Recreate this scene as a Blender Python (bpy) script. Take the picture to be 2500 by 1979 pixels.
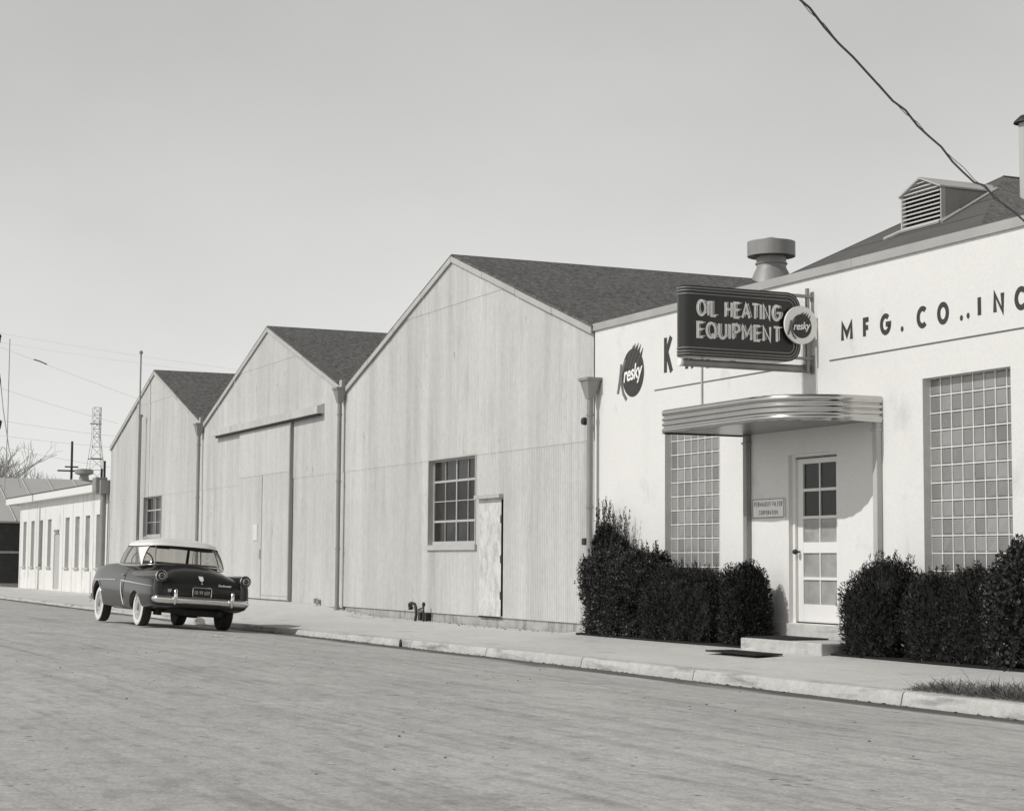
import bpy, bmesh, math, random
import numpy as np
from mathutils import Vector, Matrix
R = math.radians
random.seed(7); rng = np.random.default_rng(7)
scene = bpy.context.scene
COL = scene.collection
for o in list(bpy.data.objects): bpy.data.objects.remove(o)

# ------------------------------------------------------------ camera
EYE = 1.28
yaw, pit, rol = R(24.21), R(4.9), R(.39)
fw = Vector((-math.cos(yaw)*math.cos(pit), math.sin(yaw)*math.cos(pit), math.sin(pit)))
rt = fw.cross(Vector((0, 0, 1))).normalized(); up = rt.cross(fw)
r2 = math.cos(rol)*rt + math.sin(rol)*up; u2 = -math.sin(rol)*rt + math.cos(rol)*up
cam = bpy.data.cameras.new('camera'); co = bpy.data.objects.new('camera', cam); COL.objects.link(co)
m3 = Matrix((r2, u2, -fw)).transposed()
co.matrix_world = Matrix.Translation((0, 0, EYE)) @ m3.to_4x4()
cam.sensor_width = 36; cam.lens = 4546/2500*36; cam.shift_y = -.0018
cam.clip_start = .1; cam.clip_end = 3000
scene.camera = co
# ------------------------------------------------------------ sky and sun
SUN_EL, SUN_AZ = R(41), R(-1.0)
world = bpy.data.worlds.new('World'); scene.world = world; world.use_nodes = True
nt = world.node_tree; nt.nodes.clear()
wo = nt.nodes.new('ShaderNodeOutputWorld'); bg = nt.nodes.new('ShaderNodeBackground')
sk = nt.nodes.new('ShaderNodeTexSky'); sk.sky_type = 'NISHITA'; sk.sun_disc = False
sk.sun_elevation = SUN_EL; sk.sun_rotation = R(180) - SUN_AZ
sk.air_density = 1.0; sk.dust_density = .7; sk.ozone_density = 1.0
bw = nt.nodes.new('ShaderNodeRGBToBW'); gm = nt.nodes.new('ShaderNodeGamma'); gm.inputs[1].default_value = .6
mx = nt.nodes.new('ShaderNodeMix'); mx.data_type = 'RGBA'; mx.blend_type = 'MULTIPLY'; mx.inputs[0].default_value = 1
mx.inputs[7].default_value = (2.02, 2.02, 1.975, 1)
nt.links.new(sk.outputs[0], bw.inputs[0]); nt.links.new(bw.outputs[0], gm.inputs[0]); nt.links.new(gm.outputs[0], mx.inputs[6])
# clear winter sky: pale towards the horizon, deep towards the zenith
tc = nt.nodes.new('ShaderNodeTexCoord'); sxyz = nt.nodes.new('ShaderNodeSeparateXYZ'); nt.links.new(tc.outputs['Generated'], sxyz.inputs[0])
mrz = nt.nodes.new('ShaderNodeMapRange'); mrz.interpolation_type = 'SMOOTHSTEP'
mrz.inputs[1].default_value = .28; mrz.inputs[2].default_value = .75; mrz.inputs[3].default_value = 1.0; mrz.inputs[4].default_value = .30
nt.links.new(sxyz.outputs[2], mrz.inputs[0])
vs_ = nt.nodes.new('ShaderNodeVectorMath'); vs_.operation = 'SCALE'; nt.links.new(mx.outputs[2], vs_.inputs[0]); nt.links.new(mrz.outputs[0], vs_.inputs['Scale'])
# very thin high cloud
cn = nt.nodes.new('ShaderNodeTexNoise'); cn.inputs['Scale'].default_value = 3.2; cn.inputs['Detail'].default_value = 5; cn.inputs['Roughness'].default_value = .55
cm = nt.nodes.new('ShaderNodeMapping'); cm.inputs['Scale'].default_value = (1, 1, 2.2); nt.links.new(tc.outputs['Generated'], cm.inputs[0]); nt.links.new(cm.outputs[0], cn.inputs['Vector'])
cr = nt.nodes.new('ShaderNodeMapRange'); cr.inputs[1].default_value = .3; cr.inputs[2].default_value = .7; cr.inputs[3].default_value = .95; cr.inputs[4].default_value = 1.06
nt.links.new(cn.outputs[0], cr.inputs[0]); v2 = nt.nodes.new('ShaderNodeVectorMath'); v2.operation = 'SCALE'
nt.links.new(vs_.outputs[0], v2.inputs[0]); nt.links.new(cr.outputs[0], v2.inputs['Scale']); nt.links.new(v2.outputs[0], bg.inputs[0]); bg.inputs[1].default_value = .15
nt.links.new(bg.outputs[0], wo.inputs[0])
sl = bpy.data.lights.new('sun', 'SUN'); sl.energy = 2.55; sl.angle = R(.6); sl.color = (1, .985, .955)
so = bpy.data.objects.new('sun', sl); COL.objects.link(so)
sd = Vector((-math.sin(SUN_AZ)*math.cos(SUN_EL), math.cos(SUN_AZ)*math.cos(SUN_EL), -math.sin(SUN_EL)))
so.rotation_euler = sd.to_track_quat('-Z', 'Y').to_euler(); so.location = (0, -20, 30)
scene.view_settings.view_transform = 'Standard'; scene.view_settings.look = 'None'
scene.view_settings.exposure = 0; scene.view_settings.gamma = 1
scene.render.engine = 'CYCLES'

# ------------------------------------------------------------ helpers
def g(v): return (v, v*.99, v*.962, 1)
MATS = {}
def mat(name, v, rough=.8, noise=(), bump=None, metal=0, spec=.4, coord='pos', extra=None, coat=0, island=None):
    """noise: list of (scale xyz, detail, amplitude, [lo, hi] or None)"""
    if name in MATS: return MATS[name]
    m = bpy.data.materials.new(name); m.use_nodes = True; n = m.node_tree; b = n.nodes['Principled BSDF']
    b.inputs['Roughness'].default_value = rough; b.inputs['Metallic'].default_value = metal
    b.inputs['Specular IOR Level'].default_value = spec; b.inputs['Coat Weight'].default_value = coat
    b.inputs['Coat Roughness'].default_value = .05
    if coord == 'pos':
        src = n.nodes.new('ShaderNodeNewGeometry').outputs['Position']
    else:
        src = n.nodes.new('ShaderNodeTexCoord').outputs['Object']
    val = None
    def math_(op, a, c):
        q = n.nodes.new('ShaderNodeMath'); q.operation = op
        for i, x in enumerate((a, c)):
            if isinstance(x, (int, float)): q.inputs[i].default_value = x
            else: n.links.new(x, q.inputs[i])
        return q.outputs[0]
    cur = v
    for nz in noise:
        sc, det, amp = nz[:3]
        mp = n.nodes.new('ShaderNodeMapping'); mp.inputs['Scale'].default_value = sc; n.links.new(src, mp.inputs[0])
        t = n.nodes.new('ShaderNodeTexNoise'); t.inputs['Scale'].default_value = 1; t.inputs['Detail'].default_value = det
        t.inputs['Roughness'].default_value = .6
        n.links.new(mp.outputs[0], t.inputs['Vector']); f = t.outputs[0]
        if len(nz) > 3:
            mr = n.nodes.new('ShaderNodeMapRange'); mr.inputs[1].default_value = nz[3][0]; mr.inputs[2].default_value = nz[3][1]
            mr.clamp = True; n.links.new(f, mr.inputs[0]); f = mr.outputs[0]
            k = math_('SUBTRACT', 1, math_('MULTIPLY', f, amp))
        else:
            k = math_('ADD', 1, math_('MULTIPLY', math_('SUBTRACT', f, .5), amp*2))
        cur = math_('MULTIPLY', cur, k)
    if extra: cur = extra(n, src, cur, math_)
    if island:      # every separate leaf / pane a little different
        ri = n.nodes.new('ShaderNodeNewGeometry').outputs['Random Per Island']
        cur = math_('MULTIPLY', cur, math_('ADD', island[0], math_('MULTIPLY', math_('POWER', ri, island[2]), island[1])))
    if isinstance(cur, (int, float)):
        b.inputs['Base Color'].default_value = g(cur)
    else:
        cc = n.nodes.new('ShaderNodeCombineColor')
        n.links.new(cur, cc.inputs[0]); n.links.new(math_('MULTIPLY', cur, .99), cc.inputs[1]); n.links.new(math_('MULTIPLY', cur, .962), cc.inputs[2])
        n.links.new(cc.outputs[0], b.inputs['Base Color'])
    if bump:
        mp = n.nodes.new('ShaderNodeMapping'); mp.inputs['Scale'].default_value = bump[0]; n.links.new(src, mp.inputs[0])
        t = n.nodes.new('ShaderNodeTexNoise'); t.inputs['Scale'].default_value = 1; t.inputs['Detail'].default_value = 4
        n.links.new(mp.outputs[0], t.inputs['Vector'])
        bp = n.nodes.new('ShaderNodeBump'); bp.inputs['Strength'].default_value = bump[1]; bp.inputs['Distance'].default_value = bump[2]
        n.links.new(t.outputs[0], bp.inputs['Height']); n.links.new(bp.outputs[0], b.inputs['Normal'])
    MATS[name] = m
    return m

class MB:
    def __init__(s): s.v = []; s.f = []; s.c = []
    def add(s, vs, fs):
        s.c.append((len(s.v), len(s.f))); k = len(s.v); s.v += [tuple(p) for p in vs]; s.f += [tuple(i+k for i in q) for q in fs]; return s
    def box(s, x0, x1, y0, y1, z0, z1):
        vs = [(x, y, z) for z in (z0, z1) for y in (y0, y1) for x in (x0, x1)]
        return s.add(vs, [(0, 2, 3, 1), (4, 5, 7, 6), (0, 1, 5, 4), (2, 6, 7, 3), (0, 4, 6, 2), (1, 3, 7, 5)])
    def bbox(s, x0, x1, y0, y1, z0, z1, r=.01):
        # box with chamfered edges
        bm = bmesh.new(); bmesh.ops.create_cube(bm, size=1)
        for v in bm.verts:
            v.co = ((x0+x1)/2+v.co.x*(x1-x0), (y0+y1)/2+v.co.y*(y1-y0), (z0+z1)/2+v.co.z*(z1-z0))
        bmesh.ops.bevel(bm, geom=bm.edges[:], offset=r, segments=2, affect='EDGES', profile=.5)
        bm.verts.index_update()
        s.add([v.co[:] for v in bm.verts], [tuple(v.index for v in f.verts) for f in bm.faces]); bm.free(); return s
    def tube(s, pts, r, n=10, caps=True):
        pts = [Vector(p) for p in pts]; rs = r if isinstance(r, (list, tuple)) else [r]*len(pts)
        rings = []; d0 = None; x = None
        for i, p in enumerate(pts):
            d = (pts[min(i+1, len(pts)-1)] - pts[max(i-1, 0)]).normalized()
            if x is None:
                a = Vector((0, 0, 1)) if abs(d.z) < .9 else Vector((1, 0, 0)); x = d.cross(a).normalized()
            else:
                x = (x - d*x.dot(d)).normalized()
            y = d.cross(x)
            rings.append([p + (x*math.cos(t)+y*math.sin(t))*rs[i] for t in [2*math.pi*k/n for k in range(n)]])
        vs = [q for rr in rings for q in rr]; fs = []
        for i in range(len(pts)-1):
            for k in range(n): fs.append((i*n+k, i*n+(k+1) % n, (i+1)*n+(k+1) % n, (i+1)*n+k))
        if caps: fs.append(tuple(range(n))[::-1]); fs.append(tuple(range((len(pts)-1)*n, len(pts)*n)))
        return s.add(vs, fs)
    def lathe(s, c, prof, n=24, axis='z'):
        # prof list of (r,h)
        vs = []
        for r, h in prof:
            for k in range(n):
                t = 2*math.pi*k/n; a, b = r*math.cos(t), r*math.sin(t)
                p = {'z': (a, b, h), 'x': (h, a, b), 'y': (a, h, b)}[axis]
                vs.append((c[0]+p[0], c[1]+p[1], c[2]+p[2]))
        fs = [(i*n+k, i*n+(k+1) % n, (i+1)*n+(k+1) % n, (i+1)*n+k) for i in range(len(prof)-1) for k in range(n)]
        fs.append(tuple(range(n))); fs.append(tuple(range((len(prof)-1)*n, len(prof)*n)))
        return s.add(vs, fs)
    def prism(s, poly, fn, d0, d1):
        # poly 2D list; fn(a,b,d) -> xyz
        n = len(poly)
        vs = [fn(a, b, d0) for a, b in poly] + [fn(a, b, d1) for a, b in poly]
        fs = [tuple(range(n)), tuple(range(n, 2*n))[::-1]] + [(i, i+n, (i+1) % n+n, (i+1) % n) for i in range(n)]
        return s.add(vs, fs)
    def build(s, name, m, parent=None, smooth=None):
        me = bpy.data.meshes.new(name); me.from_pydata(s.v, [], s.f); me.validate(); me.update()
        bm = bmesh.new(); bm.from_mesh(me); bmesh.ops.recalc_face_normals(bm, faces=bm.faces); bm.to_mesh(me); bm.free()
        if smooth is not None:
            me.polygons.foreach_set('use_smooth', [True]*len(me.polygons)); me.set_sharp_from_angle(angle=R(smooth))
        o = bpy.data.objects.new(name, me); COL.objects.link(o)
        if m: me.materials.append(m)
        if parent: 
            o.parent = parent
        return o
def pieces(mb_, name, m, parent=None, smooth=None):
    """one object for every separate piece that was added"""
    out = []
    for i, (a, b) in enumerate(mb_.c):
        a1, b1 = mb_.c[i+1] if i+1 < len(mb_.c) else (len(mb_.v), len(mb_.f))
        q = MB(); q.v = mb_.v[a:a1]; q.f = [tuple(k-a for k in f) for f in mb_.f[b:b1]]; out.append(q.build(name, m, parent, smooth))
    return out
def empty(name, loc=(0, 0, 0), rot=(0, 0, 0)):
    o = bpy.data.objects.new(name, None); o.location = loc; o.rotation_euler = rot; COL.objects.link(o); o.empty_display_size = .2; return o
def tag(o, label=None, cat=None, group=None, kind=None):
    if label: o['label'] = label
    if cat: o['category'] = cat
    if group: o['group'] = group
    if kind: o['kind'] = kind
    return o
def structure(o): o['kind'] = 'structure'; return o
def raw(name, verts, faces, m, parent=None):
    """numpy quads/tris mesh"""
    me = bpy.data.meshes.new(name); nv = len(verts); nf, k = faces.shape
    me.vertices.add(nv); me.vertices.foreach_set('co', verts.astype(np.float32).ravel())
    me.loops.add(nf*k); me.loops.foreach_set('vertex_index', faces.astype(np.int32).ravel())
    me.polygons.add(nf); me.polygons.foreach_set('loop_start', np.arange(0, nf*k, k, dtype=np.int32))
    me.update(calc_edges=True); me.validate()
    o = bpy.data.objects.new(name, me); COL.objects.link(o); me.materials.append(m)
    if parent: o.parent = parent
    return o
def lerp_tab(tab, x):
    xs = [t[0] for t in tab]; ys = [t[1] for t in tab]
    return float(np.interp(x, xs, ys))

# stroke lettering -------------------------------------------------
def arc(cx, cy, rx, ry, a0, a1, n=14):
    return [(cx+rx*math.cos(R(a0+(a1-a0)*i/n)), cy+ry*math.sin(R(a0+(a1-a0)*i/n))) for i in range(n+1)]
W = .62
GL = {  # width, strokes ; unit height
 'A': (.72, [[(0, 0), (.36, 1), (.72, 0)], [(.14, .33), (.58, .33)]]),
 'B': (.58, [[(0, 0), (0, 1)], [(0, 1), (.33, 1)]+arc(.33, .76, .22, .24, 90, -90, 8)+[(0, .52)], [(0, .52), (.33, .52)]+arc(.33, .26, .25, .26, 90, -90, 8)+[(0, 0)]]),
 'C': (.66, [arc(.4, .5, .4, .5, 48, 312, 22)]),
 'D': (.66, [[(0, 0), (0, 1), (.25, 1)]+arc(.25, .5, .41, .5, 90, -90, 12)+[(0, 0)]]),
 'E': (.5, [[(.5, 1), (0, 1), (0, 0), (.5, 0)], [(0, .52), (.44, .52)]]),
 'F': (.5, [[(.5, 1), (0, 1), (0, 0)], [(0, .52), (.44, .52)]]),
 'G': (.74, [arc(.4, .5, .4, .5, 48, 360, 26)+[(.42, .5)]]),
 'H': (.62, [[(0, 0), (0, 1)], [(.62, 0), (.62, 1)], [(0, .52), (.62, .52)]]),
 'I': (.0, [[(0, 0), (0, 1)]]),
 'K': (.58, [[(0, 0), (0, 1)], [(.56, 1), (.02, .48)], [(.14, .58), (.6, 0)]]),
 'L': (.46, [[(0, 1), (0, 0), (.46, 0)]]),
 'M': (.76, [[(0, 0), (0, 1), (.38, .3), (.76, 1), (.76, 0)]]),
 'N': (.62, [[(0, 0), (0, 1), (.62, 0), (.62, 1)]]),
 'O': (.8, [arc(.4, .5, .4, .5, 90, 450, 28)[:-1]+['c']]),
 'P': (.54, [[(0, 0), (0, 1), (.28, 1)]+arc(.28, .74, .26, .26, 90, -90, 8)+[(0, .48)]]),
 'Q': (.8, [arc(.4, .5, .4, .5, 90, 450, 28)[:-1]+['c'], [(.46, .26), (.78, -.04)]]),
 'R': (.56, [[(0, 0), (0, 1), (.3, 1)]+arc(.3, .74, .25, .26, 90, -90, 8)+[(0, .48)], [(.26, .48), (.58, 0)]]),
 'S': (.54, [arc(.27, .745, .25, .255, 30, 270, 12)+arc(.27, .25, .27, .25, 90, -150, 12)[1:]]),
 'T': (.56, [[(0, 1), (.56, 1)], [(.28, 1), (.28, 0)]]),
 'U': (.62, [[(0, 1), (0, .31)]+arc(.31, .31, .31, .31, 180, 360, 12)+[(.62, 1)]]),
 'Y': (.62, [[(0, 1), (.31, .5), (.62, 1)], [(.31, .5), (.31, 0)]]),
 '-': (.3, [[(0, .5), (.3, .5)]]),
}
def ribbon(pts, w):
    closed = pts[-1] == 'c'
    if closed: pts = pts[:-1]
    P = [Vector((a, b)) for a, b in pts]; n = len(P); L = []; Rr = []
    for i in range(n):
        a = P[(i-1) % n] if (closed or i > 0) else None; b = P[(i+1) % n] if (closed or i < n-1) else None
        d1 = (P[i]-a).normalized() if a is not None else (b-P[i]).normalized()
        d2 = (b-P[i]).normalized() if b is not None else d1
        n1 = Vector((-d1.y, d1.x)); n2 = Vector((-d2.y, d2.x)); mm = n1+n2
        mm = n1 if mm.length < 1e-4 else mm.normalized()
        k = min(1/max(mm.dot(n1), .2), 1.8)
        L.append(P[i]+mm*w/2*k); Rr.append(P[i]-mm*w/2*k)
    q = []
    for i in range(n if closed else n-1):
        j = (i+1) % n; q.append((L[i], L[j], Rr[j], Rr[i]))
    return q
def letter(mb, ch, fn, x, y, h, w=None, sw=.16, depth=.004, tube=None, off=0, xs=1.0):
    """fn(a,b,d)-> xyz. sw is stroke width as share of h."""
    wid, strokes = GL[ch]
    for i, st in enumerate(strokes):
        closed = st[-1] == 'c'
        pts = [(x+p[0]*h*xs+off, y+p[1]*h*(1-sw)+sw*h/2) for p in st if p != 'c']
        if tube:
            pp = pts + ([pts[0]] if closed else [])
            mb.tube([fn(a, b, depth) for a, b in pp], tube, 6)
        else:
            for q in ribbon(pts + (['c'] if closed else []), sw*h):
                d = depth + i*.0012
                mb.add([fn(a[0], a[1], d) for a in q], [(0, 1, 2, 3)])
    return wid*h*xs
def word(mb, text, fn, x, y, h, total=None, sw=.16, **k):
    xs = k.pop('xs', 1.0); gap = k.pop('gap', .28)
    ws = [(.35 if c == ' ' else GL[c][0])*h*xs for c in text]
    if total: gapm = (total - sum(ws))/(len(text)-1)
    else: gapm = gap*h
    for c, w_ in zip(text, ws):
        if c != ' ': letter(mb, c, fn, x, y, h, sw=sw, xs=xs, **k)
        x += w_+gapm
def fonttext(text, size, shear=0, offset=0, extrude=.001, xs=1, sp=1):
    c = bpy.data.curves.new('t', 'FONT'); c.body = text; c.size = size; c.shear = shear; c.offset = offset; c.extrude = extrude
    c.space_character = sp; c.resolution_u = 4
    o = bpy.data.objects.new('t', c); COL.objects.link(o)
    dg = bpy.context.evaluated_depsgraph_get(); me = bpy.data.meshes.new_from_object(o.evaluated_get(dg))
    vs = [(v.co.x*xs, v.co.y, v.co.z) for v in me.vertices]; fs = [tuple(p.vertices) for p in me.polygons]
    bpy.data.objects.remove(o); bpy.data.curves.remove(c); bpy.data.meshes.remove(me)
    return vs, fs

# ------------------------------------------------------------ materials
def ground_extra(n, src, cur, mth):
    # dirt lying in the gutter along the kerb (a stain with its own ragged edge)
    sx = n.nodes.new('ShaderNodeSeparateXYZ'); n.links.new(src, sx.inputs[0])
    mp = n.nodes.new('ShaderNodeMapping'); mp.inputs['Scale'].default_value = (.5, 3, 1); n.links.new(src, mp.inputs[0])
    t = n.nodes.new('ShaderNodeTexNoise'); t.inputs['Scale'].default_value = 1; t.inputs['Detail'].default_value = 6; n.links.new(mp.outputs[0], t.inputs[0])
    y = mth('ADD', sx.outputs[1], mth('MULTIPLY', mth('SUBTRACT', t.outputs[0], .5), .9))
    mr = n.nodes.new('ShaderNodeMapRange'); mr.inputs[1].default_value = 9.72; mr.inputs[2].default_value = 9.98; n.links.new(y, mr.inputs[0])
    a = mth('MULTIPLY', mr.outputs[0], .72)
    # thin tar / tyre line parallel to the kerb
    mr2 = n.nodes.new('ShaderNodeMapRange'); mr2.inputs[1].default_value = .035; mr2.inputs[2].default_value = .0
    y2 = mth('ADD', sx.outputs[1], mth('MULTIPLY', mth('SUBTRACT', t.outputs[0], .5), .25))
    n.links.new(mth('ABSOLUTE', mth('SUBTRACT', y2, 9.72), 0), mr2.inputs[0])
    mr3 = n.nodes.new('ShaderNodeMapRange'); mr3.inputs[1].default_value = -21; mr3.inputs[2].default_value = -24; n.links.new(sx.outputs[0], mr3.inputs[0])
    b = mth('MULTIPLY', mth('MULTIPLY', mr2.outputs[0], .55), mr3.outputs[0])
    return mth('MULTIPLY', mth('MULTIPLY', cur, mth('SUBTRACT', 1, a)), mth('SUBTRACT', 1, b))
m_road = mat('road_asphalt', .49, .9, [((.13, .6, 1), 4, .20), ((.45, .6, 1), 5, .12), ((.30, 4.2, 1), 5, .06), ((.12, 8, 1), 6, .10, (.50, .62)), ((.2, 4, 1), 6, .14, (.54, .62)), ((1.6, 2.6, 1), 6, .09), ((14, 14, 14), 4, .30), ((45, 45, 45), 3, .40), ((.9, .9, 1), 5, .18),
             ((.22, 1.3, 1), 5, .16, (.56, .72)), ((8, 8, 8), 2, .55, (.68, .74)), ((3, 6, 1), 6, .16, (.52, .62))], bump=((40, 40, 40), .4, .010), spec=.15, extra=ground_extra)
def slab_extra(n, src, cur, mth):
    sx = n.nodes.new('ShaderNodeSeparateXYZ'); n.links.new(src, sx.inputs[0])
    fr = mth('FRACT', mth('DIVIDE', mth('ADD', sx.outputs[0], .3), 3.05), 0); j = mth('LESS_THAN', fr, .006)
    j2 = mth('LESS_THAN', mth('ABSOLUTE', mth('SUBTRACT', sx.outputs[1], 10.62), 0), .008)
    return mth('MULTIPLY', mth('MULTIPLY', cur, mth('SUBTRACT', 1, mth('MULTIPLY', j, .35))), mth('SUBTRACT', 1, mth('MULTIPLY', j2, .22)))
m_walk = mat('sidewalk_concrete', .57, .9, [((.3, .9, 1), 5, .16), ((2, 6, 2), 5, .12), ((60, 60, 60), 3, .15), ((.7, 2.2, 1), 6, .3, (.58, .75)), ((12, 12, 12), 2, .35, (.69, .75)), ((25, 25, 25), 3, .18)], bump=((50, 50, 50), .35, .006), spec=.2, extra=slab_extra)
m_kerb = mat('kerb_concrete', .50, .9, [((1.2, 3, 4), 6, .25), ((40, 40, 40), 3, .2), ((1.0, 4, 7), 5, .5, (.52, .68)), ((7, 7, 7), 4, .3)], bump=((30, 30, 30), .3, .008), spec=.2)
m_earth = mat('dry_ground', .3, .95, [((.1, .1, .1), 5, .3), ((20, 20, 20), 3, .3)])
m_stucco = mat('white_stucco', .75, .85, [((.7, .7, .5), 5, .05), ((1.6, 1.5, 1.1), 6, .18, (.60, .75)), ((4, 4, .5), 5, .10, (.62, .75)), ((1.0, 1, .5), 6, .05, (.60, .78)), ((30, 30, 30), 3, .08)], bump=((45, 45, 45), .35, .006), spec=.2)
m_coping = mat('grey_coping', .42, .7, [((2, 2, 2), 5, .2)], spec=.3)
def sheet_extra(n, src, cur, mth):
    # each rolled sheet weathered to its own tone; corrugation shading is painted in as darker troughs
    mp = n.nodes.new('ShaderNodeMapping'); mp.inputs['Location'].default_value = (.37, 0, .1); mp.inputs['Scale'].default_value = (1/.66, 0, 1/2.9); n.links.new(src, mp.inputs[0])
    fl = n.nodes.new('ShaderNodeVectorMath'); fl.operation = 'FLOOR'; n.links.new(mp.outputs[0], fl.inputs[0])
    wn = n.nodes.new('ShaderNodeTexWhiteNoise'); wn.noise_dimensions = '3D'; n.links.new(fl.outputs[0], wn.inputs[0])
    k = mth('ADD', .975, mth('MULTIPLY', wn.outputs[0], .045))
    sx = n.nodes.new('ShaderNodeSeparateXYZ'); n.links.new(src, sx.inputs[0])
    w_ = mth('SINE', mth('MULTIPLY', sx.outputs[0], 2*math.pi/.0677), 0)
    t = n.nodes.new('ShaderNodeTexNoise'); t.inputs['Scale'].default_value = .7; n.links.new(src, t.inputs[0])
    amp_ = mth('MULTIPLY', t.outputs[0], .80)
    return mth('MULTIPLY', mth('MULTIPLY', cur, k), mth('SUBTRACT', 1, mth('MULTIPLY', mth('MAXIMUM', mth('MULTIPLY', w_, -1), 0), amp_)))
SHN = [((1.7, 1, .05), 2, .20), ((.7, 1, .04), 2, .12), ((3.2, 1, .3), 5, .10, (.5, .66)), ((9, 1, .25), 4, .07), ((30, 1, 2.5), 4, .07), ((1.6, 1, .35), 6, .14, (.58, .74)), ((14, 14, 9), 4, .15), ((7, 1, 2.2), 5, .28, (.66, .74))]
m_shed = mat('galvanised_sheet', .62, .62, SHN, spec=.25, extra=sheet_extra)
m_shedflat = mat('painted_sheet', .60, .62, SHN, spec=.25, extra=sheet_extra)
m_trim = mat('pale_trim', .47, .7, [((3, 3, 3), 5, .18), ((1, 1, 1), 3, .1)])
m_found = mat('foundation_concrete', .40, .9, [((2.0, 2, 5), 6, .4), ((9, 1, 1.5), 5, .5, (.5, .7)), ((40, 40, 40), 3, .25)], bump=((20, 20, 20), .4, .01))
m_roof = mat('gravel_roofing', .14, .95, [((9, 9, 9), 3, 1.0), ((22, 22, 22), 2, 1.0), ((.7, .7, .7), 4, .15)], bump=((40, 40, 40), .6, .02), spec=.15)
m_roofs = mat('smooth_roofing', .125, .9, [((1.2, 1.2, 1.2), 5, .2), ((30, 30, 30), 3, .2)], spec=.15)
m_shingle = mat('worn_shingle', .16, .95, [((5, 5, 5), 5, .7), ((25, 25, 25), 3, .7)], bump=((12, 12, 12), .8, .04))
m_pipe = mat('galvanised_pipe', .30, .55, [((6, 6, 1.2), 5, .3), ((30, 30, 30), 3, .15)], metal=.25, spec=.5)
m_white = mat('white_paint', .78, .6, [((5, 5, 5), 4, .05)], spec=.3)
m_dark = mat('dark_iron', .035, .6, [((20, 20, 20), 3, .3)])
m_black = mat('black_gap', .015, .9)
m_door = mat('weathered_door', .62, .75, [((7, 7, 4), 6, .28, (.47, .66)), ((18, 18, 9), 5, .3), ((2, 2, 1.2), 4, .15)], bump=((20, 20, 8), .3, .004))
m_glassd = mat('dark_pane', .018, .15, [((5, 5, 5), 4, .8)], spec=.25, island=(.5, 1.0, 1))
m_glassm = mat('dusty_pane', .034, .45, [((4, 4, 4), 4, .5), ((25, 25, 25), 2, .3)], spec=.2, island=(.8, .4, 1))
m_palepane = mat('pale_pane', .33, .35, [((3, 3, 5), 3, .45), ((9, 9, 1), 3, .1)], spec=.4)
m_steel = mat('stainless_steel', .54, .20, [((1.2, 1.2, .6), 3, .10), ((4, 4, 60), 2, .06)], metal=1, bump=((1.5, 1.5, 1.0), .12, .02))
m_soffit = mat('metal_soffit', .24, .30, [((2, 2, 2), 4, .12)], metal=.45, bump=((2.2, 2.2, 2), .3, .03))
m_signblk = mat('black_enamel', .018, .28, [((3, 3, 3), 4, .3)], spec=.5)
m_signedge = mat('sign_edge_enamel', .04, .4, spec=.5)
m_paintblk = mat('black_lettering', .05, .7, [((8, 8, 8), 5, .4), ((30, 30, 30), 4, .2)])
m_paintgry = mat('grey_lettering', .16, .7, [((10, 10, 10), 4, .2)])
m_rule = mat('grey_rule', .14, .7, [((10, 10, 10), 4, .2)])
m_letter = mat('cream_lettering', .92, .5)
m_neon = mat('glass_tube', .9, .18, spec=.6)
m_cream = mat('cream_enamel', .85, .5, [((8, 8, 8), 4, .06)])
m_brick = mat('dark_brick', .07, .95, [((3, 3, 8), 5, .4), ((.5, .5, .5), 3, .2), ((12, 12, 30), 3, .4)], bump=((8, 8, 20), .5, .02))
m_farroof = mat('pale_metal_roof', .5, .8, [((.6, .6, .6), 4, .1)], spec=.2)
m_wood = mat('old_pole_wood', .06, .9, [((6, 6, 1), 4, .3)])
m_lattice = mat('tower_steel', .6, .7)
m_bark = mat('hazy_bark', .36, .95, [((4, 4, 4), 3, .3)])  # pale grey puts the distance haze into the bark colour
m_wire = mat('wire', .07, .7)
m_farwire = mat('far_wire', .60, .7)
m_rubber = mat('black_rubber', .025, .8, [((30, 30, 30), 3, .3)])
m_whitewall = mat('white_sidewall', .72, .6, [((12, 12, 12), 4, .08)])
m_chrome = mat('chrome', .80, .16, metal=1, bump=((3, 3, 3), .05, .02), coord='obj')
m_hub = mat('hubcap_metal', .22, .28, metal=.85)
m_car = mat('dark_car_paint', .020, .35, [((2, 2, 2), 3, .2), ((40, 40, 40), 3, .25)], spec=.25, coat=.5, coord='obj', bump=((1.3, 1.3, 1.3), .04, .02))
m_cartop = mat('white_car_roof', .88, .3, spec=.5, coat=.4, coord='obj')
m_under = mat('car_underbody', .02, .9, [((9, 9, 9), 4, .4)])
m_seat = mat('seat_cloth', .10, .9)
m_lens = mat('tail_lens', .045, .12, spec=.6, coat=.5)
m_paper = mat('waste_paper', .62, .8, [((10, 10, 10), 4, .15)])
m_mat = mat('rubber_mat', .03, .8, [((40, 40, 40), 3, .5)], bump=((40, 40, 40), .6, .01))
m_leafA = mat('dark_needle_leaf', .020, .5, [((3, 3, 3), 3, .4)], spec=.3, island=(.4, 2.6, 2.2))
m_leafB = mat('broad_leaf', .030, .42, [((3, 3, 3), 3, .4)], spec=.45, island=(.4, 2.8, 2.2))
m_core = mat('shrub_shade_and_soil', .012, .95)
m_weed = mat('dry_weed', .13, .8, [((8, 8, 8), 4, .4)], island=(.4, 1.8, 1.5))
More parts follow.
